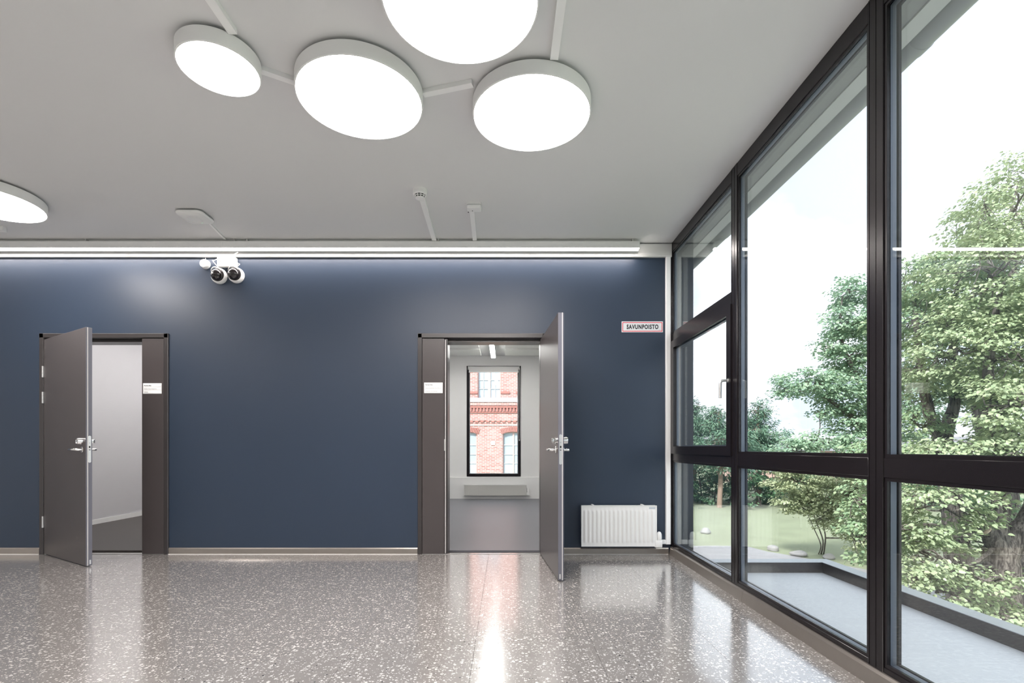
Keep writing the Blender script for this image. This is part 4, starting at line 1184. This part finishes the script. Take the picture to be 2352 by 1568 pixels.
# linden with forked trunk and sawn stump nearest to the terrace
b1 = P(2308, 1500, 8.8); b1.z = ZG
tree('linden_tree', tuple(b1),
     [([b1, P(2306, 1420, 8.8), P(2300, 1330, 8.8), P(2302, 1262, 8.8)], [0.34, 0.27, 0.25, 0.26]),
      ([P(2298, 1275, 8.8), P(2292, 1215, 8.85), P(2298, 1140, 8.9), P(2292, 1000, 9.0), P(2270, 840, 9.1), P(2300, 660, 9.3)], [0.19, 0.15, 0.135, 0.11, 0.08, 0.04]),
      ([P(2310, 1275, 8.8), P(2338, 1222, 8.8), P(2375, 1160, 8.8), P(2400, 1000, 8.8), P(2420, 800, 8.8)], [0.19, 0.155, 0.14, 0.11, 0.06]),
      ([P(2296, 1262, 8.75), P(2276, 1232, 8.7), P(2259, 1216, 8.68)], [0.17, 0.12, 0.115])],
     [lobe(2330, 480, 9.6, 110, 110), lobe(2270, 640, 9.2, 140, 120), lobe(2400, 620, 9.2, 130, 160), lobe(2330, 800, 8.8, 150, 110),
      lobe(2200, 800, 9.4, 120, 100), lobe(2330, 930, 8.4, 120, 70), lobe(2250, 1050, 8.3, 150, 60), lobe(2400, 1000, 8.6, 140, 110),
      lobe(2160, 1160, 8.4, 100, 70), lobe(2320, 1115, 8.1, 110, 26), lobe(2240, 1325, 7.9, 120, 20), lobe(2130, 1270, 8.1, 60, 60), lobe(2360, 1345, 7.8, 100, 22),
      lobe(2150, 1360, 7.9, 80, 40), lobe(2330, 1420, 7.7, 90, 30), lobe(2540, 1280, 8.2, 120, 140), lobe(2500, 850, 9, 150, 260), lobe(2240, 1400, 8.4, 90, 45), lobe(2100, 1215, 8.3, 60, 50), lobe(2200, 1235, 9.4, 70, 40), lobe(2100, 1325, 8.0, 60, 40)],
     64, 54, 0.28, 0.074, M['leaf_near'], 'big linden tree with forked trunk and sawn stump close to the right window')
st = [o for o in bpy.data.objects if o.name.startswith('linden_tree')][0]
sp_ = P(2259, 1216, 8.68); sd = (P(2259, 1216, 8.68) - P(2276, 1232, 8.7)).normalized()
b = B(); b.tube([sp_ - sd * 0.002, sp_ + sd * 0.012], [0.117, 0.108], 16); b.obj('sawn_end', M['cut_wood'], st)

b2 = P(2212, 1450, 10.3); b2.z = ZG
tree('linden_tree', tuple(b2),
     [([b2, P(2208, 1340, 10.3), P(2190, 1180, 10.4), P(2166, 1040, 10.5), P(2165, 1008, 10.5)], [0.34, 0.27, 0.20, 0.17, 0.19]),
      ([P(2163, 1015, 10.5), P(2148, 975, 10.5), P(2130, 930, 10.6), P(2110, 800, 10.8), P(2100, 690, 11)], [0.14, 0.12, 0.10, 0.07, 0.03]),
      ([P(2167, 1015, 10.5), P(2183, 960, 10.5), P(2192, 920, 10.5), P(2190, 780, 10.7), P(2200, 640, 10.8)], [0.14, 0.12, 0.10, 0.07, 0.03])],
     [lobe(2120, 640, 10.8, 80, 60), lobe(2130, 740, 10.6, 110, 70), lobe(2190, 640, 11, 110, 90), lobe(2110, 860, 10.5, 90, 55), lobe(2200, 880, 10.7, 110, 60),
      lobe(2100, 970, 10.2, 70, 30), lobe(2190, 1030, 10.0, 110, 26), lobe(2110, 1060, 9.8, 80, 40), lobe(2010, 1130, 9.6, 70, 50), lobe(1985, 1230, 9.0, 36, 80), lobe(1965, 1150, 9.2, 34, 40), lobe(2060, 1240, 9.3, 70, 70), lobe(2010, 1040, 10, 60, 40), lobe(2250, 1180, 10.4, 80, 50)],
     70, 50, 0.28, 0.074, M['leaf_mid'], 'linden tree with V shaped fork behind the right window, left of the sawn stump tree')

b3 = P(2345, 1430, 11.6); b3.z = ZG
tree('linden_tree', tuple(b3),
     [([b3, P(2330, 1260, 11.6), P(2290, 1045, 11.6), P(2262, 985, 11.6), P(2248, 900, 11.6), P(2262, 760, 11.7), P(2290, 600, 11.8)], [0.32, 0.25, 0.20, 0.18, 0.14, 0.09, 0.03]),
      ([P(2256, 950, 11.6), P(2225, 915, 11.6), P(2205, 870, 11.6)], [0.10, 0.08, 0.05])],
     [lobe(2270, 560, 12, 110, 90), lobe(2340, 420, 12, 60, 70), lobe(2300, 720, 11.7, 130, 90), lobe(2210, 730, 12, 90, 70), lobe(2300, 900, 12, 120, 60), lobe(2420, 700, 12, 140, 200), lobe(2350, 1060, 11.8, 110, 60)],
     60, 46, 0.32, 0.078, M['leaf_near'], 'linden tree with a leaning trunk furthest behind the right window')

b4 = P(2020, 1300, 16.5); b4.z = ZG
tree('maple_tree', tuple(b4),
     [([b4, P(2020, 1150, 16.5), P(2012, 1000, 16.5), P(2000, 860, 16.5), P(2010, 700, 16.5)], [0.28, 0.22, 0.17, 0.10, 0.03]),
      ([P(2014, 1020, 16.5), P(1960, 960, 16.3), P(1900, 915, 16.2), P(1850, 880, 16.2)], [0.10, 0.08, 0.05, 0.02]),
      ([P(2005, 930, 16.5), P(1960, 850, 16.4), P(1930, 770, 16.4), P(1935, 680, 16.4)], [0.09, 0.07, 0.05, 0.02]),
      ([P(2016, 1060, 16.5), P(1930, 1020, 16.2), P(1850, 1010, 16)], [0.08, 0.06, 0.02])],
     [lobe(1950, 670, 16.5, 34, 40), lobe(1935, 740, 16.4, 50, 40), lobe(1990, 720, 16.6, 60, 70), lobe(1900, 800, 16.3, 34, 22), lobe(1950, 820, 16.4, 60, 34),
      lobe(1850, 880, 16.1, 68, 34), lobe(1920, 890, 16.2, 70, 40), lobe(1800, 900, 16.1, 20, 12), lobe(1880, 950, 16.2, 30, 14), lobe(1990, 900, 16.4, 70, 80), lobe(1960, 960, 16.2, 60, 40),
      lobe(1880, 1010, 15.8, 70, 22), lobe(1830, 1030, 15.6, 50, 18), lobe(1980, 1020, 15.8, 70, 40), lobe(2070, 760, 17, 80, 110), lobe(2080, 930, 17, 70, 90)],
     75, 50, 0.32, 0.095, M['leaf_blue'], 'tall maple tree with layered branches behind the middle window')

b5 = P(1886, 1277, 19.8); b5.z = ZG
tree('thin_shrub', tuple(b5),
     [([b5, P(1890, 1240, 19), P(1872, 1190, 19), P(1860, 1140, 19)], [0.03, 0.025, 0.02, 0.012]),
      ([b5 + Vector((0.1, 0, 0)), P(1896, 1235, 19), P(1890, 1190, 19), P(1900, 1120, 19)], [0.028, 0.024, 0.018, 0.01]),
      ([b5 + Vector((-0.1, 0, 0)), P(1885, 1250, 19), P(1868, 1210, 19), P(1850, 1170, 19)], [0.022, 0.02, 0.015, 0.008])],
     [lobe(1860, 1150, 19, 44, 30), lobe(1900, 1130, 18.6, 50, 34), lobe(1840, 1100, 18.6, 50, 30), lobe(1890, 1185, 18.8, 28, 24), lobe(1950, 1180, 18.4, 44, 50), lobe(1930, 1090, 18, 60, 26), lobe(1800, 1075, 18.6, 40, 14), lobe(1780, 1110, 19, 26, 12), lobe(1820, 1150, 19, 40, 26), lobe(1960, 1130, 18.2, 50, 40), lobe(1990, 1240, 18, 40, 40)],
     75, 46, 0.32, 0.10, M['leaf_shrub'], 'pale leafy shrub tree with thin bare stems on the lawn', cat='shrub')

def pine(u, Y, top_y, w, label, seed):
    base = P(u, 1200, Y); base.z = ZG
    top = P(u, top_y, Y)
    H = top.z - ZG
    lb = []
    rng = random.Random(seed)
    for k in range(15):
        t = k / 14
        z = ZG + H * (0.42 + 0.54 * t)
        rr = w * (1.0 - 0.75 * t) * rng.uniform(0.75, 1.1)
        a = rng.uniform(0, 6.28)
        lb.append(((base.x + 0.45 * rr * math.cos(a), base.y + 0.45 * rr * math.sin(a), z), (rr * 0.75, rr * 0.75, H * 0.075)))
    tree('pine_tree', tuple(base), [([base, base + Vector((0.1, 0, H * 0.4)), base + Vector((-0.05, 0, H * 0.8)), top - Vector((0, 0, 0.2))], [0.18, 0.15, 0.10, 0.03])],
         lb, 24, 34, 0.40, 0.24, M['needle'], label, bark='pine_bark', ratio=0.28, flat=0.9, droop=-0.1, group='pines beyond the lawn')
pine(1652, 35.0, 938, 2.9, 'dark pine with orange trunk seen through the first narrow window', 1)
pine(1742, 37.0, 925, 2.9, 'dark pine at the left edge of the middle window', 2)
pine(1592, 39.0, 925, 2.6, 'dark pine half hidden by the outer wall end', 3)
pine(1700, 44.0, 950, 3.0, 'dark pine between the other pines, further back', 4)

def hedge(us, y0, y1, Y, label):
    base = P((us[0] + us[-1]) / 2, 1170, Y); base.z = ZG
    lb = [lobe(u, random.uniform(y0, y1), Y + random.uniform(-1.5, 1.5), 36, 24, 1.2) for u in us]
    lb += [((c[0], c[1], ZG + 0.9), (r[0], 1.2, 0.95)) for c, r in lb]
    st_ = [([base + Vector((dx, 0, 0)), base + Vector((dx * 1.3, 0, 1.2)), base + Vector((dx * 1.8, 0, 2.4))], [0.07, 0.05, 0.02]) for dx in (-1.5, -0.4, 0.5, 1.6)]
    tree('bushy_hedge', tuple(base), st_, lb, 12, 44, 0.42, 0.15, M['leaf_hedge'], label, cat='bush')
hedge(list(range(1560, 1700, 26)), 1085, 1125, 38.0, 'dark green bushes at the back of the lawn below the pines')
hedge(list(range(1705, 1900, 26)), 1085, 1125, 36.0, 'dark green bushes at the back of the lawn behind the thin shrub')
hedge(list(range(1920, 2320, 34)), 1080, 1120, 34.0, 'dark green bushes far behind the linden trunks')

def far_house(x0, x1, y, z1, material, label, cat='building', nwin=5, rows=1):
    r = thing('far_house', ((x0 + x1) / 2, y, ZG), label, cat)
    B().box(x0, x1, y, y + 6, ZG, z1).obj('wall', material, r)
    B().prism([(y - 0.4, z1), (y + 6.4, z1), (y + 3, z1 + 1.2)], 'X', x0 - 0.4, x1 + 0.4).obj('roof', M['roof_far'], r)
    for j in range(rows):
        for k in range(nwin):
            xa = x0 + (x1 - x0) * (k + 0.3) / nwin
            za = ZG + (z1 - ZG) * (j + 0.35) / rows
            wn = B().ring_y(xa, xa + (x1 - x0) / nwin * 0.4, y - 0.05, y + 0.01, za, za + (z1 - ZG) / rows * 0.42, 0.10).obj('window', M['stone_white'], r)
            B().box(xa + 0.05, xa + (x1 - x0) / nwin * 0.4 - 0.05, y - 0.02, y - 0.01, za + 0.05, za + (z1 - ZG) / rows * 0.42 - 0.05).obj('pane', M['win_glass'], wn)
far_house(27, 41, 58.0, 0.6, M['pink_plaster'], 'low pinkish house glimpsed behind the bushes')
far_house(44, 64, 62.0, 1.2, M['pale_plaster'], 'pale house glimpsed between the linden trunks')
tw_ = thing('far_tower', (64, 150, ZG), 'pale tower block far behind the pines', 'building')
B().box(62.2, 66.3, 150, 156, ZG, 11.5).obj('wall', M['pale_plaster'], tw_)
B().box(64.0, 66.3, 150.5, 155, 11.5, 13.8).obj('upper_block', M['pale_plaster'], tw_)
for k in range(3):
    B().box(62.6 + 1.2 * k, 63.3 + 1.2 * k, 149.95, 150.02, 8.4, 10.2).obj('window', M['win_glass'], tw_)
